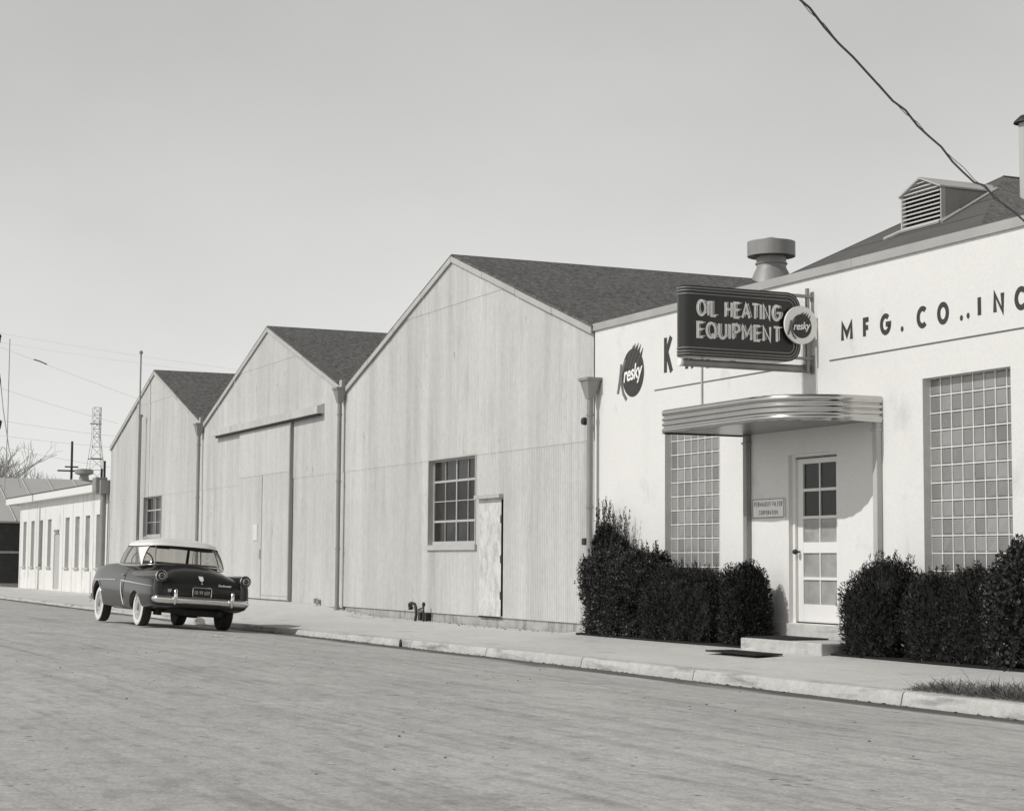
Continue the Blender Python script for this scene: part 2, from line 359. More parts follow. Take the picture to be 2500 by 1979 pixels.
def glass_mat():
    m = bpy.data.materials.new('window_glass'); m.use_nodes = True; n = m.node_tree; n.nodes.clear()
    o = n.nodes.new('ShaderNodeOutputMaterial'); t = n.nodes.new('ShaderNodeBsdfTransparent'); t.inputs[0].default_value = g(.80)
    gl = n.nodes.new('ShaderNodeBsdfGlossy'); gl.inputs[1].default_value = .03; gl.inputs[0].default_value = g(.9)
    f = n.nodes.new('ShaderNodeLayerWeight'); f.inputs[0].default_value = .5; pw = n.nodes.new('ShaderNodeMath'); pw.operation = 'POWER'; pw.inputs[1].default_value = 3
    ad = n.nodes.new('ShaderNodeMath'); ad.operation = 'MULTIPLY_ADD'; ad.inputs[1].default_value = .5; ad.inputs[2].default_value = .06; n.links.new(f.outputs[1], pw.inputs[0])
    mx = n.nodes.new('ShaderNodeMixShader'); n.links.new(pw.outputs[0], ad.inputs[0]); n.links.new(ad.outputs[0], mx.inputs[0])
    n.links.new(t.outputs[0], mx.inputs[1]); n.links.new(gl.outputs[0], mx.inputs[2]); n.links.new(mx.outputs[0], o.inputs[0]); return m
m_glass = glass_mat()
BP = .2032; BX = .1965
def block_extra(x0, z1):
    def fn(n, src, cur, mth):
        mp = n.nodes.new('ShaderNodeMapping'); mp.inputs['Location'].default_value = (-x0/BX, 0, -z1/BP); mp.inputs['Scale'].default_value = (1/BX, 0, 1/BP)
        n.links.new(src, mp.inputs[0])
        fl = n.nodes.new('ShaderNodeVectorMath'); fl.operation = 'FLOOR'; n.links.new(mp.outputs[0], fl.inputs[0])
        wn = n.nodes.new('ShaderNodeTexWhiteNoise'); wn.noise_dimensions = '3D'; n.links.new(fl.outputs[0], wn.inputs[0])
        k = mth('ADD', .78, mth('MULTIPLY', wn.outputs[0], .46))
        # moulded horizontal ribs inside the block
        wv = n.nodes.new('ShaderNodeTexWave'); wv.bands_direction = 'Z'; wv.inputs['Scale'].default_value = 14; wv.inputs['Distortion'].default_value = .6
        n.links.new(src, wv.inputs[0]); r = mth('ADD', .80, mth('MULTIPLY', wv.outputs[1], .4))
        return mth('MULTIPLY', mth('MULTIPLY', cur, k), r)
    return fn

FY = 13.25                 # plane of the street fronts
# ------------------------------------------------------------ ground
def gutter(x): return lerp_tab([(-200, -.03), (-80, -.03), (-35, -.045), (-28, -.02), (-21, -.004), (0, 0.004), (60, .004)], x)
def kerbh(x): return lerp_tab([(-200, .07), (-60, .07), (-40, .07), (-34, .085), (-28, .105), (-22, .125), (60, .13)], x)
def wallz(x): return lerp_tab([(-200, .13), (-80, .13), (-62, .15), (-52, .2), (-48, .33), (-46, .365), (-42, .355), (-40, .32), (-38, .265), (-36, .175), (-27, .165), (-26, .26), (60, .27)], x)
def roadz(x, y):
    s = 10.4-y
    return gutter(x)+.2*math.tanh(s/3.5) if s > 0 else gutter(x)
def walkz(x, y):
    a = gutter(x)+kerbh(x); b = wallz(x); t = (y-10.55)/(FY-10.55)
    return a+(b-a)*min(max(t, 0), 1)
xs = sorted(set([round(v, 2) for v in list(np.arange(-60, 6.1, .5)) + list(np.arange(-200, -60, 4)) + [20, 60]]))
ys = [-160, -60, -20, -8, -2] + [round(v, 2) for v in np.arange(0, 10.3, .4)] + [10.41]
mb = MB(); vs = [(x, y, roadz(x, y)+(.006*math.sin(x*1.1+y*2.3)+.004*math.sin(x*.43-y*1.9) if -2 < y < 10 else 0)) for y in ys for x in xs]
nx = len(xs); mb.add(vs, [(j*nx+i, j*nx+i+1, (j+1)*nx+i+1, (j+1)*nx+i) for j in range(len(ys)-1) for i in range(nx-1)])
structure(mb.build('road', m_road, smooth=60))
# kerb: rounded section swept along x, cut into lengths by joints
joints = [-70, -62, -54, -48, -44, -39, -32.8, -29.9, -26.9, -24.0, -21.0, -18.2, -14.35, -10.5, -6, 0, 10, 60]
mb = MB()
for a, b in zip(joints[:-1], joints[1:]):
    n = max(2, int((b-a)/.7)); px = [a+.008+(b-a-.016)*i/n for i in range(n+1)]; sec = []
    for x in px:
        z0 = gutter(x); h = kerbh(x); jit = .003*math.sin(x*9.1)+.002*math.sin(x*23)
        sec.append([(x, 10.40+jit, z0-.15), (x, 10.402+jit, z0), (x, 10.425+jit, z0+h*.8), (x, 10.438+jit, z0+h*.95), (x, 10.46, z0+h+.002), (x, 10.56, z0+h+.004), (x, 10.56, z0-.15)])
    k = len(sec[0]); mb.add([p for s in sec for p in s], [(i*k+j, i*k+(j+1) % k, (i+1)*k+(j+1) % k, (i+1)*k+j) for i in range(n) for j in range(k)] + [tuple(range(k)), tuple(range(n*k, (n+1)*k))])
structure(mb.build('kerb', m_kerb, smooth=35))
ys = [10.555, 10.9, 11.3, 11.8, 12.3, 12.8, 13.24]
mb = MB(); vs = [(x, y, walkz(x, y)+.004*math.sin(x*.9+y)) for y in ys for x in xs if x >= -100]
nx2 = len([x for x in xs if x >= -100]); mb.add(vs, [(j*nx2+i, j*nx2+i+1, (j+1)*nx2+i+1, (j+1)*nx2+i) for j in range(len(ys)-1) for i in range(nx2-1)])
structure(mb.build('pavement', m_walk, smooth=60))
mb = MB().add([(-1500, -1500, -.35), (1500, -1500, -.35), (1500, 1500, -.35), (-1500, 1500, -.35)], [(0, 1, 2, 3)])
structure(mb.build('ground', m_earth))
mb = MB().add([(-300, 13.24, .12), (60, 13.24, .12), (60, 300, .12), (-300, 300, .12)], [(0, 1, 2, 3)])
structure(mb.build('yard_ground', m_earth))

# ------------------------------------------------------------ corrugated sheds
PITCH = .0677
def corrugated(x0, x1, zlo, zhi, openings, y0, phase=0.0, amp=.012):
    """zlo/zhi functions of x; openings (xa,xb,za,zb)"""
    n = int(round((x1-x0)/(PITCH/6))); xs_ = np.linspace(x0, x1, n+1)
    for o in openings:      # snap a column to each jamb
        for e in o[:2]:
            if x0 < e < x1: xs_[np.argmin(abs(xs_-e))] = e
    v = []; f = []
    def yy(x): return y0-amp*math.sin(2*math.pi*(x+phase)/PITCH)
    for a, b in zip(xs_[:-1], xs_[1:]):
        mid = (a+b)/2; lo0, lo1, hi0, hi1 = zlo(a), zlo(b), zhi(a), zhi(b)
        cuts = [o for o in openings if o[0] <= mid <= o[1]]
        spans = [(lo0, hi0, lo1, hi1)]
        for o in cuts:
            ns = []
            for p0, q0, p1, q1 in spans:
                if min(q0, q1) <= o[2] or max(p0, p1) >= o[3]: ns.append((p0, q0, p1, q1)); continue
                if p0 < o[2]: ns.append((p0, o[2], p1, o[2]))
                if q0 > o[3]: ns.append((o[3], q0, o[3], q1))
            spans = ns
        for p0, q0, p1, q1 in spans:
            if q0-p0 < 1e-4 and q1-p1 < 1e-4: continue
            k = len(v); v += [(a, yy(a), p0), (b, yy(b), p1), (b, yy(b), q1), (a, yy(a), q0)]; f.append((k, k+1, k+2, k+3))
    return v, f
SL = .344
def gable(mb_, xl, xr, xm, zb, ze, zr, openings):
    top = lambda x: zr-abs(x-xm)*(zr-ze)/((xr-xl)/2)
    c = lambda a, b: (lambda x: min(max(a, b), top(x)))
    for lo, hi, y, ph in ((zb, 3.26, FY, 0), (3.23, 6.14, FY-.012, .01), (6.11, 9, FY-.024, .02)):
        lof = (lambda lo: (lambda x: min(lo, top(x))))(lo); hif = (lambda hi: (lambda x: min(hi, top(x))))(hi)
        v, f = corrugated(xl, xr, lof, hif, openings, y, ph); mb_.add(v, f)
def shed_window(root, xa, xb, za, zb, cols, rows, heavy, lightrows, sill=True):
    yr = FY+.10
    fr = MB()
    t = .035
    fr.box(xa, xb, yr-.02, yr+.03, zb-t, zb); fr.box(xa, xb, yr-.03, yr+.03, za, za+t+.03)
    fr.box(xa, xa+t, yr-.018, yr+.03, za+t+.03, zb-t); fr.box(xb-t, xb, yr-.018, yr+.03, za+t+.03, zb-t)
    w = MB(); W0, W1, Z0, Z1 = xa+t, xb-t, za+t+.03, zb-t
    wd = (W1-W0)/cols; hd = (Z1-Z0)/rows
    for i in range(1, cols):
        th = .022 if i in heavy[0] else .009
        fr.box(W0+wd*i-th, W0+wd*i+th, yr-.014, yr+.02, Z0, Z1)
    for j in range(1, rows):
        th = .02 if j in heavy[1] else .008
        fr.box(W0, W1, yr-.010, yr+.02, Z0+hd*j-th, Z0+hd*j+th)
    win = fr.build('window', m_trim, root)
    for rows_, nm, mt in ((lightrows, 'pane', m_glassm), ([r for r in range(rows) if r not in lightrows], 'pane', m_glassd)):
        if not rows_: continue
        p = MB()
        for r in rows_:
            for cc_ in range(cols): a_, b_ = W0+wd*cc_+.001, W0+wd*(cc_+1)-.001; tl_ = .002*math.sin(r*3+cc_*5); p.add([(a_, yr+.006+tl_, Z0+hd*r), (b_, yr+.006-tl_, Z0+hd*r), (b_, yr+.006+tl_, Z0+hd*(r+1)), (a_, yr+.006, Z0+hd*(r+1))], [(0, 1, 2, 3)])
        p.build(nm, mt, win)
    rv = MB(); # reveal boards
    rv.box(xa-.03, xa, FY-.03, yr+.05, za, zb+.03); rv.box(xb, xb+.03, FY-.03, yr+.05, za, zb+.03); rv.box(xa, xb, FY-.03, yr+.05, zb, zb+.03)
    rv.build('reveal', m_trim, win)
    s = MB().box(xa-.07, xb+.05, FY-.05, yr, za-.10, za-.004) if sill else MB().box(xa-.03, xb+.03, FY-.03, yr, za-.05, za-.004)
    s.build('sill', m_trim, win)
    return win
def rake(root, xl, xr, xm, ze, zr):
    mb_ = MB(); h = .105
    for s, xe in ((1, xr), (-1, xl)):
        a = (xm, zr-.005); b = (xe, ze-.005); ln = math.hypot(b[0]-a[0], b[1]-a[1]); nseg = 4
        for k in range(nseg):
            t0, t1 = k/nseg+.0012, (k+1)/nseg-.0012; p = (a[0]+(b[0]-a[0])*t0, a[1]+(b[1]-a[1])*t0+.006*(k % 2)); q = (a[0]+(b[0]-a[0])*t1, a[1]+(b[1]-a[1])*t1+.006*(k % 2))
            mb_.prism([p, q, (q[0], q[1]-h), (p[0], p[1]-h)], lambda u, w, d: (u, d, w), FY-.075, FY-.045)
    return mb_.build('rake_board', m_trim, root)
def shed_roof(root, xl, xr, xm, ze, zr, yb):
    mb_ = MB(); t = .035
    mb_.prism([(xl, ze+.004), (xm, zr+.004), (xr, ze+.004), (xr, ze+.004+t), (xm, zr+.004+t), (xl, ze+.004+t)], lambda u, w, d: (u, d, w), FY-.065, yb)
    return mb_.build('roof', m_roof, root)
def downspout(root, x, ztop, zbot, yo=.14, w=.32, hh=.34, r=.048):
    """leader head (tapered box with lip) over a round pipe"""
    mb_ = MB(); y = FY-yo
    def ring(z, a, b): return [(x-a, y-b, z), (x+a, y-b, z), (x+a, y+b, z), (x-a, y+b, z)]
    rr = [ring(ztop-hh, r*1.1, r*1.1), ring(ztop-.05, w/2*.92, .11), ring(ztop-.045, w/2*1.08, .13), ring(ztop, w/2*1.1, .13), ring(ztop, w/2*.9, .1), ring(ztop-.03, w/2*.85, .09)]
    mb_.add([p for q in rr for p in q], [(i*4+k, i*4+(k+1) % 4, i*4+4+(k+1) % 4, i*4+4+k) for i in range(5) for k in range(4)]+[(20, 21, 22, 23), (3, 2, 1, 0)])
    hd = mb_.build('rainwater_head', m_pipe, root)
    mb_ = MB().tube([(x, y, ztop-hh+.02), (x, y, zbot)], r, 14)
    z = ztop-hh-.25
    while z > zbot+.3: mb_.lathe((x, y, z), [(r, -.02), (r+.012, -.018), (r+.012, .018), (r, .02)], 14); z -= 1.45
    mb_.lathe((x, y, zbot), [(r, .0), (r+.014, .0), (r+.014, .12), (r, .125)], 14)
    mb_.build('downpipe', m_pipe, root, smooth=40)
def valley_box(root, x, z):
    mb_ = MB().box(x-.16, x-.02, FY-.10, FY+.3, z-.12, z+.1); mb_.box(x+.01, x+.05, FY-.12, FY-.04, z-.1, z+.1)
    mb_.build('gutter_end', m_trim, root)
SH = [(-61.95, -50.10, -55.93), (-50.10, -38.25, -44.10), (-38.25, -26.27, -32.17)]
ZE, ZR = 5.02, 7.04
# --- shed nearest the office
def shed(i, label, openings, yb, end_walls=True):
    xl, xr, xm = SH[i]; zb = .335 if i == 2 else .30
    root = tag(empty('corrugated_shed', ((xl+xr)/2, FY, wallz((xl+xr)/2))), label, 'shed', 'corrugated sheds in a row')
    inv = Matrix.Translation(root.location).inverted()
    w = MB(); gable(w, xl+.004, xr-.004, xm, zb, ZE, ZR, openings)
    return root, w, xl, xr, xm
def relink(root):
    """children were modelled in world coordinates: keep them there"""
    bpy.context.view_layer.update()
    for c in root.children: c.matrix_parent_inverse = root.matrix_world.inverted()
root, w, xl, xr, xm = shed(2, 'corrugated metal shed with tall divided window and narrow weathered door, beside the white office', [(-33.3, -31.02, 1.52, 3.23), (-30.84, -29.83, .2, 2.44)], 45)
w.build('wall', m_shed, root)
MB().box(xl+.01, xr-.01, FY+.03, FY+.25, -.2, .42).build('foundation', m_found, root)
shed_window(root, -33.3, -31.02, 1.62, 3.23, 4, 4, ((2,), (1, 3)), [1, 2])
d = MB().box(-30.84, -29.83, FY-.012, FY+.03, .35, 2.42).build('door', m_door, root)
MB().box(-30.90, -29.78, FY-.10, FY-.013, 2.425, 2.49).build('door_hood', m_trim, root)
MB().box(-29.828, -29.816, FY-.03, FY+.02, .36, 2.40).box(-30.84, -29.84, FY-.02, FY+.02, .325, .345).build('door_gap', m_black, root)
h = MB()
for z in (2.05, 1.35, .72): h.box(-29.86, -29.80, FY-.035, FY-.013, z-.07, z+.07)
pieces(h, 'hinge', m_dark, root)
rake(root, xl, xr, xm, ZE, ZR); shed_roof(root, xl, xr, xm, ZE, ZR, 46)
downspout(root, -26.16, 4.2, .2, w=.30, hh=.33)
v = MB(); c = (-31.93, 20.1)
v.lathe((c[0], c[1], 0), [(.55, 6.6), (.42, 7.00), (.34, 7.20), (.30, 7.27), (.30, 7.34), (.325, 7.345), (.325, 7.37), (.30, 7.375), (.30, 7.55), (.47, 7.50), (.485, 7.505), (.485, 7.80), (.47, 7.80), (.2, 7.86), (.05, 7.90), (.0, 7.90)], 32)
v.build('roof_ventilator', m_pipe, root, smooth=35)
relink(root)
# --- middle shed with the sliding door
root, w, xl, xr, xm = shed(1, 'corrugated metal shed with wide sliding door under a long track cover', [], 45)
w.build('wall', m_shed, root)
MB().box(xl+.01, xr-.01, FY+.03, FY+.25, -.2, .42).build('foundation', m_found, root)
dv, df = corrugated(-46.35, -41.98, lambda x: .385, lambda x: 3.42, [], FY-.06, .0, .007)
dv2, df2 = corrugated(-46.35, -41.98, lambda x: 3.40, lambda x: 4.62, [], FY-.070, .01, .007)
dr = MB().add(dv, df).add(dv2, df2); dr.box(-46.37, -46.345, FY-.055, FY-.03, .385, 4.6)
door = dr.build('sliding_door', m_shedflat, root)
MB().box(-41.975, -41.90, FY-.105, FY-.03, .37, 4.62).build('door_edge', m_pipe, door)
MB().box(-44.27, -44.245, FY-.078, FY-.05, .40, 3.41).box(-44.245, -41.99, FY-.074, FY-.06, .47, .48).build('wicket_gap', m_trim, door)
MB().box(-44.36, -44.27, FY-.09, FY-.05, 1.35, 1.58).build('door_latch', m_pipe, door)
nb = MB(); random.seed(3)
nb.box(-44.95, -44.6, FY-.078, FY-.071, 1.8, 2.2)
nb.build('paper_notice', mat('faded_paper', .66, .8, [((9, 9, 9), 4, .25)]), door)
tr = MB(); x0, x1 = -48.6, -39.66
tr.prism([(FY-.02, 4.83), (FY-.20, 4.76), (FY-.20, 4.60), (FY-.02, 4.60)], lambda u, w_, d_: (d_, u, w_), x0, x1)
tr.build('track_cover', m_shedflat, root)
MB().box(-48.5, -39.75, FY-.12, FY-.075, 4.55, 4.598).build('door_track', m_dark, root)
rake(root, xl, xr, xm, ZE, ZR); shed_roof(root, xl, xr, xm, ZE, ZR, 46)
downspout(root, -38.28, 5.06, .22, w=.31); valley_box(root, -38.28, 5.13)
q = MB().bbox(-40.06, -39.96, FY-.09, FY-.02, .36, .47, .01).bbox(-39.83, -39.74, FY-.09, FY-.02, .35, .45, .01).box(-40.0, -39.8, FY-.06, FY-.04, .39, .42)
q.build('wall_bracket', m_pipe, root)
relink(root)
# --- far shed
root, w, xl, xr, xm = shed(0, 'corrugated metal shed farthest along the row, with small twelve pane window', [(-57.05, -54.8, 1.95, 3.22)], 45)
w.build('wall', m_shed, root)
MB().box(xl+.01, xr-.01, FY+.03, FY+.25, -.2, .42).build('foundation', m_found, root)
shed_window(root, -57.05, -54.8, 2.02, 3.22, 4, 3, ((2,), (2,)), [], sill=False)
rake(root, xl, xr, xm, ZE, ZR); shed_roof(root, xl, xr, xm, ZE, ZR, 46)
downspout(root, -50.15, 5.06, .22, w=.31); valley_box(root, -50.15, 5.13)
MB().box(xl, xl+.1, FY+.02, 46, 0, ZE).build('side_wall', m_shedflat, root)
sp = MB().tube([(-60.62, 13.9, 5.3), (-60.62, 13.9, 5.93)], .12, 12); sp.lathe((-60.62, 13.9, 0), [(.12, 5.93), (.17, 5.95), (.18, 6.05), (.1, 6.12), (.0, 6.13)], 14)
sp.build('stove_pipe', m_dark, root, smooth=40)
relink(root)
# two standing pipes in front of the far shed
o = MB().tube([(-56.48, 12.9, .15), (-56.46, 12.9, 7.6)], .025, 8).lathe((-56.46, 12.9, 7.6), [(.05, 0), (.06, .05), (.03, .1), (.0, .11)], 8).build('flagpole', m_pipe)
tag(o, 'tall thin bare pole rising above the roof in front of the far shed', 'pole')
o = MB().tube([(-56.95, 13.05, .15), (-56.95, 13.05, 5.7)], .035, 8).lathe((-56.95, 13.05, 5.7), [(.07, 0), (.08, .06), (.0, .09)], 8).build('vent_pipe', m_pipe)
tag(o, 'shorter thick pipe against the far shed wall, beside the tall thin pole', 'pipe')

# ------------------------------------------------------------ white office
off = tag(empty('office_building', (-18, FY, .26)), 'white stucco office with glass block windows, curved metal canopy and painted company name', 'office')
XL, XR, ZT = -26.27, -7.0, 4.97
WL = (-23.98, -23.98+8*BX); WR = (-17.78, -17.78+8*BX); zt = 3.46
ops = [(WL[0], WL[1], 3.28-13*BP, 3.28), (WR[0], WR[1], zt-14*BP, zt), (-20.66, -19.55, .54, 2.71)]
gx = sorted(set([XL, XR]+[e for o in ops for e in o[:2]])); gz = sorted(set([-.2, ZT]+[e for o in ops for e in o[2:]]))
w = MB()
for a, b in zip(gx[:-1], gx[1:]):
    for c_, d_ in zip(gz[:-1], gz[1:]):
        if any(o[0] <= (a+b)/2 <= o[1] and o[2] <= (c_+d_)/2 <= o[3] for o in ops): continue
        w.add([(a, FY, c_), (b, FY, c_), (b, FY, d_), (a, FY, d_)], [(0, 1, 2, 3)])
for a, b, c_, d_ in ops:
    D2 = FY+.22
    w.add([(a, FY, c_), (b, FY, c_), (b, FY, d_), (a, FY, d_), (a, D2, c_), (b, D2, c_), (b, D2, d_), (a, D2, d_)], [(0, 4, 5, 1), (1, 5, 6, 2), (2, 6, 7, 3), (3, 7, 4, 0)])
w.add([(XL, FY, -.2), (XL, 30, -.2), (XL, 30, ZT), (XL, FY, ZT)], [(0, 1, 2, 3)]); w.add([(XR, FY, -.2), (XR, 30, -.2), (XR, 30, ZT), (XR, FY, ZT)], [(3, 2, 1, 0)])
w.add([(XL, 30, -.2), (XR, 30, -.2), (XR, 30, ZT), (XL, 30, ZT)], [(3, 2, 1, 0)])
wall = w.build('wall', m_stucco, off)
cp = MB()
for a, b in ((XL-.02, -22.9), (-22.895, -19.15), (-19.145, -15.6), (-15.595, XR+.03)):
    cp.prism([(FY-.035, ZT-.005), (FY-.04, ZT+.105), (FY+.16, ZT+.14), (FY+.28, ZT+.10), (FY+.28, ZT-.005)], lambda u, w_, d_: (d_, u, w_), a, b)
cp.build('coping', m_coping, off)
MB().box(XL+.02, XR-.02, FY+.285, 29.9, 4.55, 4.7).build('flat_roof', m_roofs, off)
def hexroof():
    m1 = MB(); A = (-20.0, 16.28, 6.55); e0, e1, ye, ze = -22.75, -17.25, 13.56, 4.98
    m1.add([(e0, ye, ze), (e1, ye, ze), A], [(0, 1, 2)]); m1.add([(e0, ye, ze), A, (-20, 29, 6.55), (e0, 29, ze)], [(0, 1, 2, 3)])
    m1.add([(e0, ye, ze), (e1, ye, ze), (e1, ye, 4.6), (e0, ye, 4.6)], [(0, 1, 2, 3)])
    o_ = m1.build('roof', m_roofs, off)
    m2 = MB().add([(e1, ye, ze), A, (-20, 29, 6.55), (e1, 29, ze)], [(0, 3, 2, 1)]); m2.build('roof_slope', m_shingle, off)
    # lapped seams of the roofing felt
    s = MB()
    for t in (.2, .42, .64, .84):
        y = ye+(A[1]-ye)*t; z = ze+(A[2]-ze)*t+.006; hw = 2.75*(1-t)
        s.add([(-20-hw, y, z), (-20+hw, y, z), (-20+hw, y+.02, z+.016), (-20-hw, y+.02, z+.016)], [(0, 1, 2, 3)])
    pieces(s, 'roof_seam', m_roofs, o_)
    s = MB().tube([(e0, ye, ze), A], .012, 6).tube([A, (-20, 29, 6.55)], .02, 6); pieces(s, 'hip_cap', m_roofs, o_)
    return o_
rf = hexroof()
# louvred dormer
dx0, dx1, dy, zb_, ze_, za_ = -20.29, -19.44, 14.83, 5.71, 6.185, 6.36; xm_ = (dx0+dx1)/2
dm = MB()
def rz(y): return 4.98+(y-13.56)*1.57/2.72
yb0 = 13.56+(ze_-4.98)*2.72/1.57; yb1 = 13.56+(za_-4.98)*2.72/1.57
dm.add([(dx1, dy, zb_-.02), (dx1, yb0, ze_), (dx1, dy, ze_)], [(0, 1, 2)]); dm.add([(dx0, dy, zb_-.02), (dx0, yb0, ze_), (dx0, dy, ze_)], [(0, 2, 1)])
dm.add([(dx0-.0, dy+.05, zb_-.02), (dx1, dy+.05, zb_-.02), (dx1, dy+.05, ze_), (xm_, dy+.05, za_), (dx0, dy+.05, ze_)], [(0, 1, 2, 3, 4)])
dorm = dm.build('roof_dormer', mat('dormer_boards', .30, .8, [((3, 3, 3), 5, .25), ((8, 8, 2), 3, .15)]), off)
dr_ = MB()
for s_, xe in ((1, dx1+.03), (-1, dx0-.03)):
    dr_.prism([(xm_, za_+.0), (xe, ze_-.01), (xe, ze_+.012), (xm_, za_+.025)], lambda u, w_, d_: (u, d_, w_), dy-.05, yb1+.02)
dr_.build('dormer_roof', m_trim, dorm)
MB().box(dx0, dx1, dy+.045, dy+.048, zb_, ze_).build('louvre_back', m_black, dorm)
lv = MB(); k = 0; z = zb_+.045
while z < za_-.02:
    hw = (dx1-dx0)/2-.02 if z < ze_-.01 else (dx1-dx0)/2*(za_-z)/(za_-ze_)-.02
    if hw > .03: lv.prism([(dy-.02, z-.012), (dy+.045, z+.022), (dy+.045, z+.030), (dy-.025, z-.002)], lambda u, w_, d_: (d_, u, w_), xm_-hw, xm_+hw)
    z += .056
pieces(lv, 'louvre', m_white, dorm)
MB().box(dx0-.012, dx0+.015, dy-.02, dy+.05, zb_-.03, ze_).box(dx1-.010, dx1+.008, dy-.02, dy+.05, zb_-.03, ze_).box(dx0, dx1, dy-.03, dy+.02, zb_-.06, zb_+.01).build('louvre_frame', m_trim, dorm)
fl = MB(); nrm = Vector((0, -1.57, 2.72)).normalized()
fl.tube([(dx1+.02, dy-.03, rz(dy-.03)+.02), (dx1+.02, yb0+.05, rz(yb0+.05)+.02)], .025, 6).tube([(dx0-.25, dy-.12, rz(dy-.12)+.01), (dx0, dy-.04, rz(dy-.04)+.03), (dx1, dy-.04, rz(dy-.04)+.03)], .025, 6); fl.build('flashing', m_trim, dorm)
# white flue at the right hand edge
f_ = MB().tube([(-19.17, 16.0, 5.9), (-19.17, 16.0, 7.08)], .10, 16); f_ = f_.build('flue', mat('flue_enamel', .5, .7), off, smooth=40)
MB().lathe((-19.17, 16.0, 0), [(.0, 7.20), (.08, 7.18), (.165, 7.10), (.17, 7.08), (.1, 7.10), (.0, 7.11)], 16).build('flue_cap', m_dark, f_, smooth=50)
# glass block windows
def glass_blocks(x0, ztop, cols, rows, mname):
    yr = FY+.12; mt = mat(mname, .24, .22, [((2, 2, 2), 3, .25)], spec=.7, extra=block_extra(x0, ztop))
    m1 = MB(); j = .006
    for c_ in range(cols):
        for r_ in range(rows):
            a, b = x0+c_*BX+j, x0+(c_+1)*BX-j; t, s_ = ztop-r_*BP-j, ztop-(r_+1)*BP+j; e = .022
            o_ = [(a, yr, s_), (b, yr, s_), (b, yr, t), (a, yr, t)]; w4 = [yr-.010+random.uniform(-.004, .004) for _ in range(4)]; i_ = [(a+e, w4[0], s_+e), (b-e, w4[1], s_+e), (b-e, w4[2], t-e), (a+e, w4[3], t-e)]
            m1.add(o_+i_, [(4, 5, 6, 7), (0, 1, 5, 4), (1, 2, 6, 5), (2, 3, 7, 6), (3, 0, 4, 7)])
    win = m1.build('glass_block_window', mt, off)
    gr = MB()
    for c_ in range(cols+1): gr.box(x0+c_*BX-j, x0+c_*BX+j, yr-.014, yr+.02, ztop-rows*BP, ztop)
    for r_ in range(rows+1): gr.box(x0, x0+cols*BX, yr-.0165, yr+.018, ztop-r_*BP-j, ztop-r_*BP+j)
    gr.build('mortar_grid', m_white, win)
    MB().box(x0-.0, x0+cols*BX, yr+.03, yr+.06, ztop-rows*BP, ztop).build('window_back', m_black, win)
glass_blocks(WR[0], zt, 8, 14, 'glass_block_near'); glass_blocks(WL[0], 3.28, 8, 13, 'glass_block_far')
# door
DX0, DX1, DZ0, DZ1 = -20.60, -19.60, .545, 2.685; yd = FY+.10
fr = MB().box(-20.66, DX0, yd-.04, yd+.1, .54, 2.71).box(DX1, -19.55, yd-.04, yd+.1, .54, 2.71).box(DX0, DX1, yd-.04, yd+.1, DZ1, 2.71)
fr.build('door_frame', m_white, off)
H = DZ1-DZ0
rowsf = [(.045, .195), (.212, .36), (.377, .518), (.582, .726), (.743, .888)]; colf = [(.125, .49), (.51, .885)]
lf = MB(); Wd = DX1-DX0
def dz(f): return DZ1-f*H
lf.box(DX0+.004, DX0+.125*Wd, yd, yd+.05, DZ0, DZ1); lf.box(DX0+.885*Wd, DX1-.004, yd, yd+.05, DZ0, DZ1)
prev = 0
for a, b in rowsf: lf.box(DX0+.125*Wd, DX0+.885*Wd, yd+.003, yd+.047, dz(a), dz(prev)); prev = b
lf.box(DX0+.125*Wd, DX0+.885*Wd, yd+.003, yd+.047, DZ0, dz(prev))
lf.box(DX0+.49*Wd, DX0+.51*Wd, yd+.006, yd+.044, dz(.888), dz(.045))
leaf = lf.build('door', m_white, off)
pu = MB(); pl = MB()
for i, (a, b) in enumerate(rowsf): (pu if i < 2 else pl).add([(DX0+.12*Wd, yd+.025, dz(b)), (DX0+.89*Wd, yd+.025, dz(b)), (DX0+.89*Wd, yd+.025, dz(a)), (DX0+.12*Wd, yd+.025, dz(a))], [(0, 1, 2, 3)])
pu.build('door_pane', mat('shaded_door_glass', .028, .25, [((4, 4, 3), 3, .6)], spec=.3), leaf); pl.build('door_pane', m_palepane, leaf)  # upper rows coloured dark as in canopy shade, lower rows pale as sunlit
MB().box(DX0, DX1, yd-.012, yd-.002, 2.655, 2.672).box(DX0, DX1, yd-.02, yd+.05, DZ0-.005, DZ0+.012).build('weather_strip', m_dark, leaf)
kn = MB().lathe((DX0+.05, yd-.075, 1.455), [(.0, -.035), (.022, -.03), (.034, -.012), (.034, .01), (.02, .03), (.012, .04), (.012, .075), (.035, .076), (.035, .08)], 14, 'y'); kn.build('door_knob', m_dark, leaf, smooth=50)
MB().bbox(DX1-.015, DX1+.02, yd-.045, yd-.0, 1.44, 1.53, .008).tube([(DX1, yd-.04, 1.44), (DX1+.005, yd-.05, 1.37)], .006, 6).build('door_latch', m_dark, leaf)
lg = MB(); fn = lambda a, b, d_: (a, yd+.024-d_, b)     # lettering etched on the glass
zz = dz(.495)
for i, ch in enumerate('CO'): letter(lg, ch, fn, -20.44+i*.105, zz, .085, sw=.07, xs=.9)
for i, ch in enumerate('RPN'): letter(lg, ch, fn, -20.06+i*.10, zz, .085, sw=.07, xs=.9)
lg.build('glass_lettering', mat('worn_gilt', .40, .6), leaf)
MB().bbox(-21.16, -19.35, FY-.05, FY+.1, .33, .535, .012).build('door_sill', m_kerb, off)
